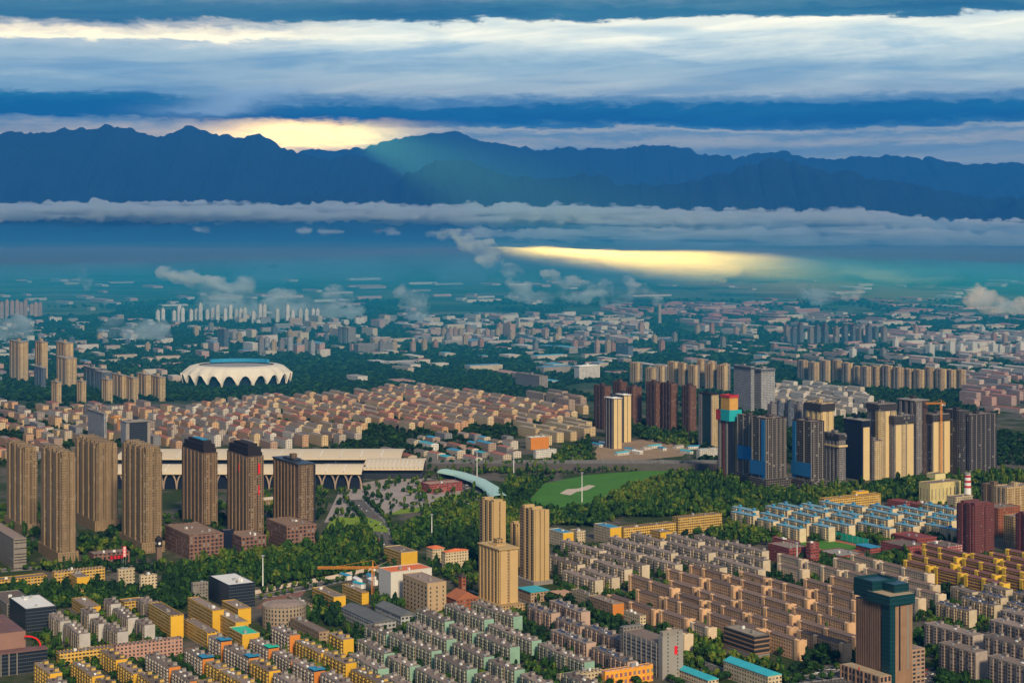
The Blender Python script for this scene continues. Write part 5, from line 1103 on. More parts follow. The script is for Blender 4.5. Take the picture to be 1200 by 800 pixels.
dist([(1110,445),(1220,440),(1220,475),(1120,478)], 50, 13, (16,26), 46, 14, PINK+[(.3,.27,.28)], [(.2,.18,.19),(.36,.14,.12)], 0, seed=8)
dist([(1130,480),(1220,478),(1220,492),(1170,490)], 60, 16, (8,12), 50, 20, PINK, ROOFS, 1.5, .7, seed=9)
dist([(1040,425),(1220,415),(1220,440),(1130,445)], 60, 14, (12,22), 56, 20, WHITE+PINK, [(.45,.42,.4),(.36,.2,.18)], 1.5, .8, seed=10)
dist([(860,420),(1130,415),(1130,428),(930,440)], 60, 14, (10,20), 60, 24, MIX+PINK, ROOFS, 1.5, .5, seed=11)
dist([(1222,790),(1500,790),(1420,560),(1222,560)], 56, 11, (16,20), 34, 8, [(.50,.40,.27),(.44,.36,.27),(.55,.38,.22)], ROOFS, 0, seed=14)
dist([(-22,790),(-260,790),(-200,560),(-22,560)], 50, 11, (15,19), 36, 9, [(.45,.36,.26),(.55,.34,.08),(.36,.31,.26)], ROOFS, 0, seed=15)
dist([(1222,560),(1420,560),(1380,450),(1222,450)], 50, 12, (14,20), 44, 12, PEACH+MIX, ROOFS, 1.5, seed=16)
dist([(-22,560),(-200,560),(-170,450),(-22,450)], 50, 12, (14,20), 44, 12, PEACH+MIX, ROOFS, 1.5, seed=17)
print('MASS near', len(items))
mass('distant_housing', 'mass of low peach and tan apartment rows beyond the railway', items)
# thin scatter of far districts
items = []; r = random.Random(31)
def scatter(poly, n, hr, lr, wr, walls, roofs, rise=0):
    g = [G(*p) for p in poly]; P2 = [(q.x, q.y) for q in g]
    x0, x1 = min(p[0] for p in P2), max(p[0] for p in P2); y0, y1 = min(p[1] for p in P2), max(p[1] for p in P2); k = 0; tries = 0
    while k < n and tries < n*30:
        tries += 1; p = Vector((r.uniform(x0,x1), r.uniform(y0,y1), 0))
        if not inpoly(p, P2): continue
        l, w_ = r.uniform(*lr), r.uniform(*wr)
        if not free(p, l/2, w_/2, 3): continue
        claim(p, l/2, w_/2); k += 1
        items.append((p, l, w_, r.uniform(*hr), r.choice(walls), r.choice(roofs), rise, (ROT if r.random() < .7 else ROT+math.pi/2)+r.uniform(-.08,.08)))
PKR = [(.34,.13,.12),(.40,.22,.19),(.30,.12,.12),(.50,.46,.42),(.10,.26,.42),(.30,.28,.27),(.22,.20,.20)]
scatter([(-40,455),(210,455),(230,415),(-40,415)], 40, (9,22), (24,70), (13,22), MIX+PINK, PKR)
scatter([(-40,420),(240,420),(300,375),(-40,375)], 102, (9,24), (24,80), (14,26), WHITE+PINK+MIX, PKR+[(.5,.47,.43)])
scatter([(230,420),(460,420),(470,378),(280,378)], 80, (10,36), (24,80), (14,26), WHITE+PINK+MIX, PKR+[(.5,.47,.43)])
scatter([(400,450),(700,450),(700,405),(440,405)], 37, (8,20), (30,110), (18,40), WHITE+MIX, PKR+[(.5,.47,.43),(.1,.35,.5)])
scatter([(470,408),(760,408),(760,372),(470,372)], 170, (10,26), (24,90), (14,28), PINK+MIX, PKR+[(.5,.47,.43)])
scatter([(700,440),(900,440),(900,385),(720,385)], 52, (8,20), (30,90), (14,30), PINK+MIX, PKR)
RR = [(.46,.15,.13),(.52,.20,.17),(.42,.14,.14),(.35,.12,.12),(.5,.45,.4)]
scatter([(690,382),(920,382),(900,355),(720,358)], 80, (8,16), (40,160), (14,30), [(.42,.20,.17),(.50,.32,.28),(.36,.17,.15)], RR)
scatter([(900,425),(1240,420),(1240,372),(900,368)], 130, (9,22), (30,120), (14,30), PINK+MIX, RR)
scatter([(1040,420),(1240,420),(1240,395),(1050,395)], 62, (12,26), (40,110), (14,26), [(.66,.60,.52),(.58,.48,.42)], RR)
scatter([(880,372),(1240,376),(1240,350),(900,352)], 27, (8,16), (60,220), (16,40), [(.42,.20,.17),(.50,.32,.28),(.36,.17,.15)], RR)
scatter([(-80,372),(700,372),(700,345),(-80,345)], 40, (8,16), (50,200), (16,40), WHITE+PINK, PKR)
scatter([(-80,352),(1280,352),(1280,328),(-80,328)], 60, (6,14), (60,240), (20,60), WHITE+PINK, RR)
print('MASS far', len(items))
mass('distant_town', 'scattered roofs of the far town dissolving into the haze', items)
# far towers, each its own
rt = random.Random(41)
fm = {}
def fartower(label, px, pyb, pyt, wpx, m, group):
    g = G(px, pyb); s = g.y/F; h = (pyb-pyt)*s; w_ = max(14, wpx*s*.75); d = w_*.8
    if not free(g, w_/2, d/2, 0): pass
    claim(g, w_/2, d/2)
    root = thing('apartment_tower', label, 'tower', g, ROT, group); b = MB(); b.box(-w_/2,w_/2,-d/2,d/2,0,h); b2 = MB(); b2.box(-w_/4,w_/4,-d/4,d/4,h+.003,h+5); b3 = MB(); b3.box(-w_/2+1,w_/2-1,-d/2-1.5,-d/2-.01,0,h*.97)
    dress(root, [('wall', b.mesh('wall', m)), ('lift_house', b2.mesh('lift_house', m)), ('bay', b3.mesh('bay', m))])
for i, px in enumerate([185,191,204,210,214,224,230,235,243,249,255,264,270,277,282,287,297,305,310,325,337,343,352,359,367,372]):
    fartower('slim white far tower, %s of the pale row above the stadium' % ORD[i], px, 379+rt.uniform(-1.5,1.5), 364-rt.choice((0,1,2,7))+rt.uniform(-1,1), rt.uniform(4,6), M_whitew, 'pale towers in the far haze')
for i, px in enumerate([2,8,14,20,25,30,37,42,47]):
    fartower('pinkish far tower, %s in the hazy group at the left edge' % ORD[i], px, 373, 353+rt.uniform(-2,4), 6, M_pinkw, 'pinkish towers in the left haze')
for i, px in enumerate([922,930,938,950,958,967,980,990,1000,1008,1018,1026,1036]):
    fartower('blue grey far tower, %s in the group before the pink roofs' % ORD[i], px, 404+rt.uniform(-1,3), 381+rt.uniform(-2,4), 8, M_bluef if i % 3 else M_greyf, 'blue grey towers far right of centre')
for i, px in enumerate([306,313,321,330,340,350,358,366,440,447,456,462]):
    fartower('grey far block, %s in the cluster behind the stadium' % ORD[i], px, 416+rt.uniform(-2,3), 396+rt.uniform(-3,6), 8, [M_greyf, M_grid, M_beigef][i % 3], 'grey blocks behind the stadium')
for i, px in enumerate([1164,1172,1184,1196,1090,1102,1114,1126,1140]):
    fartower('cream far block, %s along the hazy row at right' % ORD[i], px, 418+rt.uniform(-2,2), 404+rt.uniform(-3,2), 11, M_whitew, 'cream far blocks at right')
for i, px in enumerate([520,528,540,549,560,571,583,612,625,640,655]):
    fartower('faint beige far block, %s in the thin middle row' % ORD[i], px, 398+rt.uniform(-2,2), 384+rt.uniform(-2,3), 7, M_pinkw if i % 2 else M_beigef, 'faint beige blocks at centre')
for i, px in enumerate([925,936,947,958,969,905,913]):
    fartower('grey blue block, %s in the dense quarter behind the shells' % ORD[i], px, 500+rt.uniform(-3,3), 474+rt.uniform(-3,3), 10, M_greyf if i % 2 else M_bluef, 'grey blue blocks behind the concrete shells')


PKW = wallmat('dusty_red_far_wall', (.36,.19,.15), bay=4, fl=3.0, ww=.5, wh=.5)
for i in range(30):
    px = 480+i*13.5+rt.uniform(-5,5); yb = 402+rt.uniform(-10,14)
    fartower('small hazy tower block, %s along the broken line before far pink roofs' % ORD[i], px, yb, yb-rt.uniform(9,16), rt.uniform(5,8), [M_pinkw, M_beigef, PKW, M_greyf][i % 4], 'small hazy blocks before the pink roofs')
for i in range(24):
    px = 905+i*13+rt.uniform(-5,5); yb = 416+rt.uniform(-24,8)
    fartower('dusty far tower, %s of the scattered blocks beyond the mid-rise row' % ORD[i], px, yb, yb-rt.uniform(8,15), rt.uniform(5,9), [PKW, M_pinkw, M_greyf, M_whitew][i % 4], 'dusty far blocks beyond the mid-rise row')
for i in range(22):
    px = 15+i*19+rt.uniform(-7,7); yb = 404+rt.uniform(-16,10)
    fartower('grey far block, %s of the loose line beyond the stadium' % ORD[i], px, yb, yb-rt.uniform(6,13), rt.uniform(6,10), [M_greyf, M_bluef, M_beigef][i % 3], 'grey far blocks beyond the stadium')
# ------------------------------------------------------------------ trees
def leafmat():
    m = mat('tree_leaves', (.03,.07,.02), .85, spec=.1); t = m_t[m.name]
    a = t.n('ShaderNodeAttribute', attribute_name='tint').outputs['Fac']; oi = t.n('ShaderNodeObjectInfo')
    f = t.m('FRACT', t.m('ADD', a, t.m('MULTIPLY', oi.outputs['Random'], .35)))
    c = t.ramp(t.m('MINIMUM', t.m('ADD', a, t.m('MULTIPLY', t.m('SUBTRACT', oi.outputs['Random'], .5), .3)), 1.0), [(0,(.008,.026,.014)),(.35,(.014,.045,.013)),(.62,(.027,.078,.013)),(.85,(.058,.120,.016)),(1,(.12,.155,.02))])
    t.set(t.b.inputs['Base Color'], c); return m
M_leaf = leafmat(); M_bark = plainmat('bark', (.07,.05,.035), .95, .3, .8)
def crown_np(seed, n, leaf, lobes, flat=.8):
    """leaf-clump triangles scattered through several uneven lobes, unit crown radius, base at z=0"""
    g = np.random.default_rng(seed); C = []
    for i in range(lobes):
        a = g.uniform(0, 6.28); rr = g.uniform(0, .52) if i else 0; C.append((rr*math.cos(a), rr*math.sin(a), g.uniform(.75,1.5) if i else 1.25, g.uniform(.42,.66)))
    C = np.array(C); k = g.integers(0, lobes, n); d = g.normal(size=(n,3)); d /= np.linalg.norm(d, axis=1)[:,None]
    rad = C[k,3]*(g.uniform(.55,1.08,n)); c = C[k,:3]+d*rad[:,None]*np.array([1,1,flat])
    u = g.normal(size=(n,3)); u -= (u*d).sum(1)[:,None]*d*.75; u /= np.linalg.norm(u, axis=1)[:,None]; v = np.cross(d+g.normal(size=(n,3))*.35, u); v /= np.linalg.norm(v, axis=1)[:,None]
    s = leaf*g.uniform(.6,1.3,n)[:,None]
    V = np.stack([c-u*s-v*s*.6, c+u*s-v*s*.6, c+u*s*.55+v*s*.9, c-u*s*.55+v*s*.9], 1)
    tint = np.clip(.40+.16*g.normal(size=lobes)[k]+.06*g.normal(size=n), 0, 1)
    return V, tint
def mesh_np(name, V, tint, m):
    """V (n,4,3) quads, tint per quad"""
    n = len(V); me = bpy.data.meshes.new(name); me.vertices.add(n*4); me.vertices.foreach_set('co', V.reshape(-1).astype(np.float32))
    me.loops.add(n*4); me.loops.foreach_set('vertex_index', np.arange(n*4, dtype=np.int32)); me.polygons.add(n)
    me.polygons.foreach_set('loop_start', np.arange(0, n*4, 4, dtype=np.int32)); me.materials.append(m)
    me.update(); a = me.attributes.new('tint', 'FLOAT', 'FACE'); a.data.foreach_set('value', np.asarray(tint, np.float32)); return me
def trunk_mesh(seed, h=1.3):
    r_ = random.Random(seed); b = MB(); b.beam((0,0,0),(.02,.02,h*.6),(.075,.055),0,7); b.beam((.02,.02,h*.6),(.0,.05,h),(.055,.025),0,6)
    for i in range(5):
        a = i*1.26+r_.uniform(-.3,.3); z = h*r_.uniform(.45,.75); b.beam((.01,.01,z),(.55*math.cos(a),.55*math.sin(a),z+r_.uniform(.35,.6)),(.03,.012),0,5)
    return b.mesh('trunk', M_bark)
# where trees stand: (polygon, spacing, fill, size)
WOODS = [
 ([(190,700),(198,668),(225,662),(280,652),(372,640),(395,622),(430,625),(445,650),(430,668),(300,690),(250,690),(240,704)], 6.5, .97, 5.2),
 ([(380,640),(385,625),(440,622),(450,645),(440,660)], 6.5, .8, 5.0),
 ([(455,662),(462,625),(520,600),(575,598),(640,600),(720,592),(860,572),(960,585),(960,600),(860,606),(730,606),(700,618),(650,616),(560,648),(500,640)], 7, .93, 5.4),
 ([(588,575),(600,564),(700,562),(850,557),(870,562),(860,575),(640,598),(580,598)], 7, .95, 5.4),
 ([(865,582),(1000,572),(1180,556),(1230,560),(1230,585),(1060,590),(960,586)], 7.5, .9, 5.4),
 ([(-30,720),(-30,694),(60,690),(135,692),(200,688),(245,712),(170,716),(120,706),(60,715)], 7, .85, 5.2),
 ([(60,700),(125,690),(140,715),(85,712)], 7, .8, 5.0),
 ([(110,728),(125,718),(145,716),(140,728)], 7, .8, 5.0),
 ([(30,665),(150,655),(195,662),(190,672),(60,672)], 8, .6, 4.6),
 ([(330,762),(350,742),(400,748),(420,770),(400,785)], 8, .5, 4.8),
 ([(360,720),(370,705),(400,718),(400,735),(340,730)], 7, .85, 5.0),
 ([(430,720),(450,700),(475,712),(470,728)], 7, .8, 5.0),
 ([(500,735),(520,720),(560,722),(545,735)], 7.5, .8, 4.8),
 ([(640,703),(665,690),(700,715),(735,735),(735,760),(690,745)], 7, .8, 5.0),
 ([(800,790),(800,750),(840,745),(850,770),(935,782),(1000,745),(1004,770),(960,782),(930,810),(850,800)], 8, .75, 5.2),
 ([(905,668),(960,655),(1005,662),(1060,648),(1065,660),(1000,668)], 7, .85, 5.0),
 ([(1068,770),(1070,745),(1098,745),(1100,775)], 7.5, .85, 5.0),
 ([(1090,800),(1130,782),(1200,800),(1200,830),(1100,830)], 8, .7, 5.0),
 ([(665,665),(680,650),(725,670),(730,680),(690,676)], 7, .9, 5.0),
 ([(900,625),(945,632),(1000,625),(1040,632),(1035,642),(960,626)], 8, .7, 4.8),
 ([(730,620),(800,628),(850,618),(900,620),(930,640),(850,640),(800,632)], 8, .65, 4.8),
 ([(480,606),(520,585),(580,578),(600,585),(590,598)], 9, .5, 4.6),
 ([(440,545),(470,562),(500,560),(590,555),(640,552),(640,545)], 9, .5, 4.6),
 ([(85,650),(95,632),(200,605),(208,640),(150,655)], 9, .6, 4.8),
 ([(-30,660),(-30,600),(60,590),(60,640),(20,664)], 10, .55, 4.8),
 ([(240,640),(200,605),(380,560),(385,600),(330,640)], 10, .5, 4.6),
 ([(385,612),(400,575),(480,560),(560,575),(560,592),(450,606)], 13, .4, 4.2),
 ([(500,668),(520,640),(560,640),(560,690),(540,690)], 8, .7, 4.8),
 ([(600,560),(690,515),(700,540),(640,552)], 9, .6, 4.8),
 ([(645,700),(655,690),(690,700),(690,712)], 7, .8, 5),
 ([(1222,830),(1500,830),(1400,545),(1222,545)], 11, .8, 4.4),
 ([(-22,830),(-260,830),(-190,545),(-22,545)], 11, .8, 4.4),
 ([(600,556),(700,551),(850,546),(850,549),(700,554),(600,560)], 8, .6, 3.6),
 ([(740,500),(800,500),(830,520),(800,525),(740,512)], 9, .8, 5.0),
]
for key, S, col, est, poly, L, pitch, gap in EST:
    WOODS.append((poly, 7.5 if key not in ('peach','pale') else 8.5, .8, 3.7))
rt = random.Random(3); TREES = []
FA = np.array(FOOT); 
# spatial hash of footprints
CELL = 60; HASH = {}
for qa, qb, l, w_ in FOOT:
    for ia in range(int((qa-l-3)//CELL), int((qa+l+3)//CELL)+1):
        for ib in range(int((qb-w_-3)//CELL), int((qb+w_+3)//CELL)+1): HASH.setdefault((ia,ib), []).append((qa,qb,l,w_))
def clear(x, y, pad):
    ca, cb = x*A.x+y*A.y, x*B.x+y*B.y
    for qa, qb, l, w_ in HASH.get((int(ca//CELL), int(cb//CELL)), ()):
        if abs(ca-qa) < l+pad and abs(cb-qb) < w_+pad: return False
    return True
def onroad(x, y):
    for pts, w_ in ROADS:
        for p, q in zip(pts, pts[1:]):
            dx, dy = q.x-p.x, q.y-p.y; t_ = max(0, min(1, ((x-p.x)*dx+(y-p.y)*dy)/(dx*dx+dy*dy)))
            if math.hypot(x-p.x-t_*dx, y-p.y-t_*dy) < w_/2+1: return True
    return False
LP = [(G(*p).x, G(*p).y) for p in LAWN]
def plant(poly, sp, fill, size, far=False):
    g = [(G(*p).x, G(*p).y) for p in poly]; x0, x1 = min(p[0] for p in g), max(p[0] for p in g); y0, y1 = min(p[1] for p in g), max(p[1] for p in g)
    y = y0
    while y < y1:
        x = x0
        while x < x1:
            px_, py_ = x+rt.uniform(-.45,.45)*sp, y+rt.uniform(-.45,.45)*sp
            if rt.random() < fill and inpoly((px_,py_), g) and not inpoly((px_,py_), LP) and clear(px_, py_, size*.45) and not onroad(px_, py_):
                TREES.append((px_, py_, size*rt.uniform(.6,1.35)))
            x += sp
        y += sp
for a in WOODS: plant(*a)
# street trees in two rows along each road
for pts, w_ in ROADS:
    for p, q in zip(pts, pts[1:]):
        d = q-p; n_ = Vector((-d.y, d.x, 0)).normalized(); k = int(d.length/9)
        for i in range(k):
            for s in (-1, 1):
                c = p+d*(i+rt.uniform(-.2,.2))/k+n_*s*(w_/2+3.6)
                if rt.random() < .8 and clear(c.x, c.y, 1.5): TREES.append((c.x, c.y, rt.uniform(3.2,4.6)))
TREES.sort(key=lambda t_: t_[1])
vis = lambda t_: 0 <= pix((t_[0], t_[1]), 4)[0] <= 1200 and pix((t_[0], t_[1]), 8)[1] < 800
SOLO = [t_ for t_ in TREES if vis(t_)][:295]; solo = set(SOLO)
crowns = [mesh_np('crown', *crown_np(100+i, 620, .15, 8), M_leaf) for i in range(6)]; trunks = [trunk_mesh(i) for i in range(3)]
def nearwords(x, y):
    px_, py_ = pix((x, y))
    best = None
    for key, S, col, est, poly, *_ in EST:
        if inpoly((px_, py_), poly): return 'among the blocks of '+est
    for w_, (cx, cy_) in (('beside the tree lined street', (700,735)), ('beside the stone office tower', (1000,780)), ('behind the stone office tower', (1090,770)), ('around the orange shop front', (780,790)), ('by the brown shopping house', (880,780)), ('below the grey gabled halls', (470,735)),
                          ('beside the round hall', (370,720)), ('beside the white windowless block', (470,715)), ('around the yellow school', (80,700)), ('at the park edge', (230,700))):
        d = abs(px_-cx)+abs(py_-cy_)*2
        if best is None or d < best[0]: best = (d, w_)
    return best[1]
for i, (x, y, s) in enumerate(SOLO):
    wd_ = nearwords(x, y); lab = ' '.join(('leafy dark green tree '+wd_).split()[:16])
    root = thing('broadleaf_tree', lab, 'tree', (x, y, 0), rt.uniform(0, 6.28), 'leafy trees '+wd_); root.scale = (s, s, s*rt.uniform(.85,1.15))
    link('trunk', trunks[i % 3], root); link('crown', crowns[(i*7) % 6], root)
tm = [crown_np(200+i, 85, .30, 6) for i in range(8)]
Vs = []; Ts = []
for (x, y, s) in TREES:
    if (x, y, s) in solo: continue
    pop = rt.random() < .1; sx = s*(.55 if pop else 1)
    V, T = tm[rt.randrange(8)]; a = rt.uniform(0, 6.28); ca, sa = math.cos(a), math.sin(a); Rm = np.array([[ca,sa,0],[-sa,ca,0],[0,0,1]])
    Vs.append((V@Rm)*np.array([sx,sx,s*(1.7 if pop else rt.uniform(.8,1.35))])+np.array([x,y,-.12*s])); Ts.append(np.clip(T+rt.gauss(0,.17)+.6*mnoise.noise((x*.008,y*.005,2))+(.14 if 2250 < y < 3000 and x > -250 else 0), 0, 1))
print('TREES', len(TREES), 'solo', len(SOLO))
tag(link('woodland', mesh_np('woodland', np.concatenate(Vs), np.concatenate(Ts), M_leaf)), 'dense dark green woodland of the city park and the belts between estates', None, None, 'stuff')
# far tree belts in patches, coarser with distance
Vs = []; Ts = []; tf = [crown_np(300+i, 26, .5, 5, .7) for i in range(6)]
def belt(py0, py1, x0, x1, sp, size, thr, sd):
    y0, y1 = G(0, py0).y, G(0, py1).y; y = y0; k = 0
    while y < y1:
        w_ = y/F; x = (x0-600)*w_
        while x < (x1-600)*w_:
            qx, qy = x+rt.uniform(-.5,.5)*sp, y+rt.uniform(-.5,.5)*sp
            n = mnoise.fractal((qx*.0022, qy*.0014, sd), 1, 2, 4)
            if n > thr and clear(qx, qy, 2):
                V, T = tf[rt.randrange(6)]; s = size*rt.uniform(.7,1.3)
                Vs.append(V*np.array([s,s,s*.75])+np.array([qx,qy,-.2*s])); Ts.append(np.clip(T+rt.gauss(0,.12)-.05, 0, 1)); k += 1
            x += sp
        y += sp*1.15
    print('belt', py0, k)
belt(545, 470, -160, 1370, 14, 6.5, -.12, 1.0)
belt(470, 440, -160, 1370, 13, 8.0, -.6, 1.0)
belt(440, 405, -160, 1370, 18, 10.0, -.55, 4.0)
belt(405, 372, -160, 1370, 24, 10.0, -.35, 7.0)
belt(372, 352, -160, 1370, 34, 9.0, .05, 9.0)
tag(link('tree_belts', mesh_np('tree_belts', np.concatenate(Vs), np.concatenate(Ts), M_leaf)), 'dark green belts of trees between the far districts', None, None, 'stuff')
# ------------------------------------------------------------------ cars
cp = [plainmat('car_paint_'+n, c, .35, .03, spec=.5) for n, c in (('white', (.75,.75,.74)), ('silver', (.45,.46,.47)), ('black', (.02,.02,.022)), ('red', (.45,.03,.03)), ('blue', (.03,.09,.30)))]
CN = ['white','silver','black','red','blue']
def car_meshes(m):
    b = MB(); b.prism([(-2.2,-.85),(2.2,-.85),(2.2,.85),(-2.2,.85)], .3, .85, bottom=True); b.prism([(-2.15,-.83),(2.1,-.83),(2.1,.83),(-2.15,.83)], .852, 1.0, top_poly=[(-2.0,-.75),(1.9,-.75),(1.9,.75),(-2.0,.75)]); return b.mesh('body', m)
cb = MB(); cb.prism([(-1.7,-.76),(1.0,-.76),(1.0,.76),(-1.7,.76)], 1.003, 1.5, top_poly=[(-1.2,-.62),(.35,-.62),(.35,.62),(-1.2,.62)]); cabin = cb.mesh('cabin', M_glass)
wb = MB(); wp = [(.32*math.cos(2*math.pi*i/10), .32*math.sin(2*math.pi*i/10)) for i in range(10)]
wb.quad([(p[0], -.1, p[1]) for p in wp]); wb.quad([(p[0], .1, p[1]) for p in wp][::-1])
for i in range(10):
    p, q = wp[i], wp[(i+1) % 10]; wb.quad([(p[0],-.1,p[1]),(p[0],.1,p[1]),(q[0],.1,q[1]),(q[0],-.1,q[1])])
wheel = wb.mesh('wheel', PM('tyre', (.02,.02,.02)))
bodies = [car_meshes(m) for m in cp]; rcar = random.Random(77)
def car(p, rot, where):
    k = rcar.choice((0,0,0,1,1,2,2,3,4)); root = thing('car', '%s car standing %s' % (CN[k], where), 'car', (p.x, p.y, .06), rot, '%s cars parked %s' % (CN[k], where))
    link('body', bodies[k], root); link('cabin', cabin, root)
    for sx in (-1.35, 1.35):
        for sy in (-.78, .78): link('wheel', wheel, root, (sx, sy, .32))
def lot(px0, px1, py0, py1, nr, nc, rot, where, fill=.75):
    for i in range(nr):
        for j in range(nc):
            if rcar.random() > fill: continue
            p = G(px0+(px1-px0)*(j+rcar.uniform(.3,.7))/nc, py0+(py1-py0)*(i+.5)/nr)
            if clear(p.x, p.y, 2.5): car(p, rot+rcar.uniform(-.06,.06), where)
lot(952, 1000, 782, 797, 3, 7, ROT+math.pi/2, 'in the car park beside the stone office tower')
lot(1080, 1150, 782, 798, 3, 9, ROT+math.pi/2, 'in the car park behind the stone office tower')
lot(494, 552, 563, 574, 3, 9, 0, 'beside the low pavilion')
for (x0, y0), (x1, y1), n in (((600,703),(735,758),8), ((850,790),(985,790),8), ((440,612),(455,645),7)):
    a, b = G(x0,y0), G(x1,y1); d = b-a; nn = Vector((-d.y, d.x, 0)).normalized()
    for i in range(n): car(a+d*(i+rcar.uniform(.2,.8))/n+nn*rcar.choice((-5,-2,2,5)), math.atan2(d.y, d.x), 'on the roadside under the street trees')
for (x0, y0), (x1, y1), n in (((650,720),(800,795),10), ((420,590),(440,612),6), ((985,790),(1100,760),9), ((360,688),(440,668),7), ((10,664),(100,667),10)):
    a, b = G(x0,y0), G(x1,y1); d = b-a; nn = Vector((-d.y, d.x, 0)).normalized()
    for i in range(n): car(a+d*(i+rcar.uniform(.2,.8))/n+nn*rcar.choice((-5,-2,2,5)), math.atan2(d.y, d.x), 'along a tree lined road')
# ------------------------------------------------------------------ low clouds and mist
def remesh_blobs(name, blobs, voxel, seed, amp, freq):
    """union of ellipsoids (x,y,z,rx,ry,rz) as one skin, roughened with noise"""
    import bmesh
    bm = bmesh.new()
    for (x,y,z,rx,ry,rz) in blobs:
        r = bmesh.ops.create_icosphere(bm, subdivisions=2, radius=1)
        for v in r['verts']: v.co = Vector((x+v.co.x*rx, y+v.co.y*ry, z+v.co.z*rz))
    me = bpy.data.meshes.new(name+'_raw'); bm.to_mesh(me); bm.free()
    o = bpy.data.objects.new(name+'_raw', me); COL.objects.link(o)
    md = o.modifiers.new('remesh', 'REMESH'); md.mode = 'VOXEL'; md.voxel_size = voxel
    dg = bpy.context.evaluated_depsgraph_get(); dg.update()
    me2 = bpy.data.meshes.new_from_object(o.evaluated_get(dg))
    bpy.data.objects.remove(o); bpy.data.meshes.remove(me); me2.name = name
    n = len(me2.vertices); co = np.empty(n*3); no = np.empty(n*3)
    me2.vertices.foreach_get('co', co); me2.vertices.foreach_get('normal', no)
    co = co.reshape(-1,3); no = no.reshape(-1,3)
    d = np.array([mnoise.fractal((c[0]*freq, c[1]*freq*.6, c[2]*freq*1.6+seed), .75, 2.1, 5) for c in co])
    co += no*(d*amp)[:,None]*np.array([1,1,.8])
    me2.vertices.foreach_set('co', co.ravel()); me2.update()
    return me2
def cloud(name, blobs, voxel, seed, amp, freq, m, label, cat='cloud', group=None):
    me = remesh_blobs(name, blobs, voxel, seed, amp, freq); me.materials.clear(); me.materials.append(m)
    o = bpy.data.objects.new(name, me); COL.objects.link(o); tag(o, label, cat, group, 'stuff'); return o
def cloudmat(name, dens, fx, lo, hi, color=(.93,1.0,.98), aniso=.3, step=1.0):
    """uneven vapour: denser knots and thin wisps from noise in the cloud's own space"""
    m = bpy.data.materials.new(name); m.use_nodes = True; t = NT(m.node_tree)
    p = t.n('ShaderNodeVolumePrincipled'); o = t.n('ShaderNodeOutputMaterial'); tc = t.n('ShaderNodeTexCoord').outputs['Object']
    mp = t.n('ShaderNodeMapping'); t.set(mp.inputs[0], tc); mp.inputs['Scale'].default_value = fx
    n = t.noise(mp.outputs[0], 1, 5, .62, .4)
    t.set(p.inputs['Density'], t.m('MULTIPLY', t.mr(n, lo, hi), dens)); t.set(p.inputs['Color'], color); p.inputs['Anisotropy'].default_value = aniso
    t.t.links.new(p.outputs[0], o.inputs['Volume']); m.cycles.volume_step_rate = step; return m
m_bank = cloudmat('cloud_bank_vapour', 1.5e-2, (.0007,.0008,.010), .36, .66, step=.12)
m_bank2 = cloudmat('cloud_layer_vapour', 7e-3, (.0008,.0010,.011), .38, .70, step=.12)
m_wisp = cloudmat('steam_vapour', 2.6e-2, (.010,.010,.016), .38, .74, step=.5)
m_mist = volmat('ground_mist_vapour', (.46,.76,.92), 3.2e-4, .65)
m_sheet = volmat('mist_sheet_vapour', (.55,.80,.90), 4.5e-4, .6)
m_low = volmat('low_haze_vapour', (.03,.52,.76), 2.6e-4, 0.0)
rc = random.Random(5)
def bank(D, pts, step, thick_y):
    out = []
    px = pts[0][0]
    while px < pts[-1][0]:
        top = np.interp(px, [p[0] for p in pts], [p[1] for p in pts]); bot = np.interp(px, [p[0] for p in pts], [p[2] for p in pts])
        zt, zb = ZAT(top, D), ZAT(bot, D)
        hh = (zt-zb)/2*rc.uniform(.85,1.12)
        s = F/D
        out.append(((px-600)/s, D+rc.uniform(-.3,.3)*thick_y, (zt+zb)/2+rc.uniform(-.1,.1)*hh, step/s*rc.uniform(.9,1.5), thick_y*rc.uniform(.6,1.1), hh))
        px += step*rc.uniform(.7,1.1)
    return out
cloud('cloud_bank', bank(29500, [(-60,238,258),(60,236,258),(200,235,262),(330,239,260),(450,239,262),(560,238,265),(640,238,270),(720,241,275),(800,245,276),(900,244,278),(1000,245,282),(1120,256,285),(1260,260,290)], 17, 800), 36, 1.0, 95, .0050, m_bank,
      'long low white cloud bank lying along the foot of the mountains')
cloud('cloud_bank', bank(25500, [(560,268,279),(620,270,281),(700,268,282),(800,266,290),(900,268,295),(1000,264,298),(1100,270,300),(1260,276,302)], 22, 700), 40, 4.0, 85, .0050, m_bank2,
      'second lower cloud layer under the long bank on its thicker end')
for i, (px, py, w_, h_) in enumerate([(352,270,16,4),(392,271,22,4),(455,271,20,5),(505,275,12,4),(238,268,12,4),(560,276,26,6)]):
    D = 24000; s = D/F
    cloud('small_cloud', [((px-600)*s+rc.uniform(-1,1)*w_*s*.6, D+rc.uniform(-100,100), ZAT(py+rc.uniform(-1,1)*h_*.4, D), w_*s*.45, 250, h_*s*.55) for _ in range(4)], 26, 9.0+i, 60, .008, m_bank2, 'small torn white cloud under the long bank, %s from the thin end' % ORD[i], group='small torn clouds under the bank')
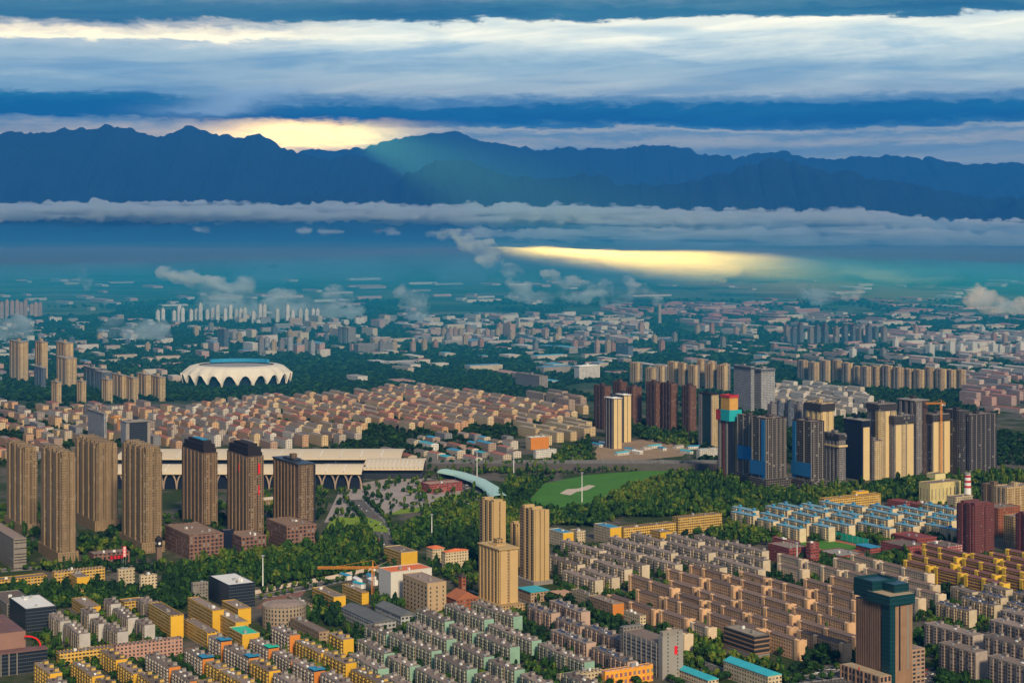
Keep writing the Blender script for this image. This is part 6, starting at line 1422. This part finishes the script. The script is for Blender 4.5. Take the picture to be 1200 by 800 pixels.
def plume(label, pts, base_py, n=16, m=None, seed=0):
    """steam drifting up: pts = (column, row, radius in photo pixels) from its foot to its head"""
    D = G(0, base_py).y; s = D/F; r = random.Random(seed); bl = []
    for k in range(n):
        t_ = k/(n-1)*(len(pts)-1); i = min(int(t_), len(pts)-2); f = t_-i
        px, py, rr = [pts[i][q]*(1-f)+pts[i+1][q]*f for q in range(3)]
        R_ = rr*s*r.uniform(.75,1.5)
        bl.append(((px-600)*s+r.uniform(-.5,.5)*R_, D+r.uniform(-.6,.6)*R_, max(R_*.5, ZAT(py, D)+r.uniform(-.4,.4)*R_), R_*1.15, R_, R_*.85))
    cloud('steam_cloud', bl, max(5, min(b[3] for b in bl)*.22), seed+.5, max(b[3] for b in bl)*.45, .9/max(b[3] for b in bl), m or m_wisp, label, 'steam cloud', 'steam and torn mist over the far town')
plume('ragged white mist patch over the roofs left of the pale towers', [(128,392,7),(150,386,13),(172,388,13),(190,394,7)], 400, seed=1)
plume('pale mist patch at the left edge of the far town', [(-12,388,12),(8,384,13),(28,393,8)], 402, seed=2)
plume('broad veil of mist trailing over the pale towers', [(300,366,10),(275,350,15),(245,340,14),(205,318,9)], 372, seed=3, n=20)
plume('bright torn mist behind the pale towers', [(425,372,6),(395,362,12),(360,356,14),(320,360,14)], 376, seed=4, n=20)
plume('white plume curling up from the wall of mist', [(420,368,5),(405,352,9),(390,338,6)], 376, seed=5)
plume('lone white plume right of the grey box tower', [(492,374,8),(484,358,11),(473,342,6)], 380, seed=6)
plume('thin plume at far left over the fields', [(102,336,4),(100,328,5),(98,316,3)], 352, seed=7, n=10)
plume('long diagonal plume reaching towards the cloud bank', [(604,322,8),(575,300,10),(550,285,9),(520,272,6)], 345, seed=8, n=22)
plume('fan of mist drifting before the golden light', [(735,352,9),(700,342,12),(665,338,11),(640,326,6)], 362, seed=9, n=18)
plume('steam plume bending off the thin far chimney', [(773,357,2.5),(770,351,5),(752,338,7),(735,328,6)], 382, seed=10, n=18)
plume('low mist left of the fan of mist', [(640,354,7),(610,345,9),(600,330,7)], 366, seed=11)
plume('low white mist patch over the far fields', [(938,342,6),(955,347,9),(970,343,6)], 360, seed=12)
plume('small white puff next to the mist patch', [(995,346,5),(1003,345,6)], 358, seed=13, n=8)
plume('white mist dome near the right edge', [(1138,350,7),(1152,348,12),(1168,357,9)], 368, seed=14)
plume('pale mist strip cut by the right edge', [(1180,360,7),(1195,359,8),(1215,360,8)], 370, seed=15)
# mist lying on the far plain: a thin wedge that thickens away from the city
def wedge(name, prof, x0, x1, m, label):
    """closed body over the plain with the height profile prof [(distance, height)]"""
    xs = np.linspace(x0, x1, 30); verts = []; faces = []; n = len(prof)
    for i, X in enumerate(xs):
        for D, h in prof:
            DD = D*(1+.05*mnoise.noise((X*.0005, D*.0001, 3)))
            verts.append((X, DD, .5)); verts.append((X, DD, .5+h*(1+.45*mnoise.noise((X*.0006, D*.0006, 1)))))
    w_ = 2*n
    for i in range(len(xs)-1):
        for j in range(n-1):
            a = i*w_+2*j; b = a+2; c = a+w_; d = c+2
            faces += [(a,b,d,c), (a+1,c+1,d+1,b+1)]
        a = i*w_; faces.append((a, a+w_, a+w_+1, a+1)); a = i*w_+2*(n-1); faces.append((a, a+1, a+w_+1, a+w_))
    for i in (0, len(xs)-1):
        for j in range(n-1):
            a = i*w_+2*j; f = (a, a+1, a+3, a+2); faces.append(f if i == 0 else f[::-1])
    o = newmesh(name, verts, faces, m); tag(o, label, 'mist', kind='stuff'); return o
wedge('ground_mist', [(11300,1),(11900,60),(12300,120),(14500,140),(18000,90),(22000,40),(27000,12),(33000,1)], -9500, 9500, m_mist, 'pale ground mist lying over the far fields')
wedge('low_haze', [(3300,1),(4300,80),(6000,125),(8000,155),(10800,155),(11600,1)], -9500, 9500, m_low, 'teal evening haze thickening over the far town')
for i, (px, py, w_, h_) in enumerate([(720,302,80,24),(800,298,70,22),(690,312,60,12),(560,320,60,18),(420,318,90,18),(300,322,80,16),(980,318,80,20),(1120,322,90,18),(120,320,90,16),(640,300,50,26),(900,304,60,22)]):
    D = G(0, py).y; s = D/F; dd = G(0, py-h_/2).y-D
    cloud('mist_sheet', [((px-600+rc.uniform(-1,1)*w_*.6)*s, D+rc.uniform(-.8,.8)*dd, rc.uniform(15,60), w_*s*rc.uniform(.35,.7), dd*rc.uniform(.4,.9), rc.uniform(25,60)) for _ in range(6)], 32, 20.0+i, 42, .0035, m_sheet,
          'thin sheet of mist lying on the far fields, %s of the drifting sheets' % ORD[i], 'mist', 'mist sheets on the far fields')
m_foot = volmat('foot_haze_vapour', (.10,.50,.82), 1.1e-4, .1)
wedge('foot_haze', [(13000,1),(18000,110),(24000,250),(29000,330),(31500,350),(32600,1)], -10500, 10500, m_foot, 'blue haze thickening towards the foot of the mountains')
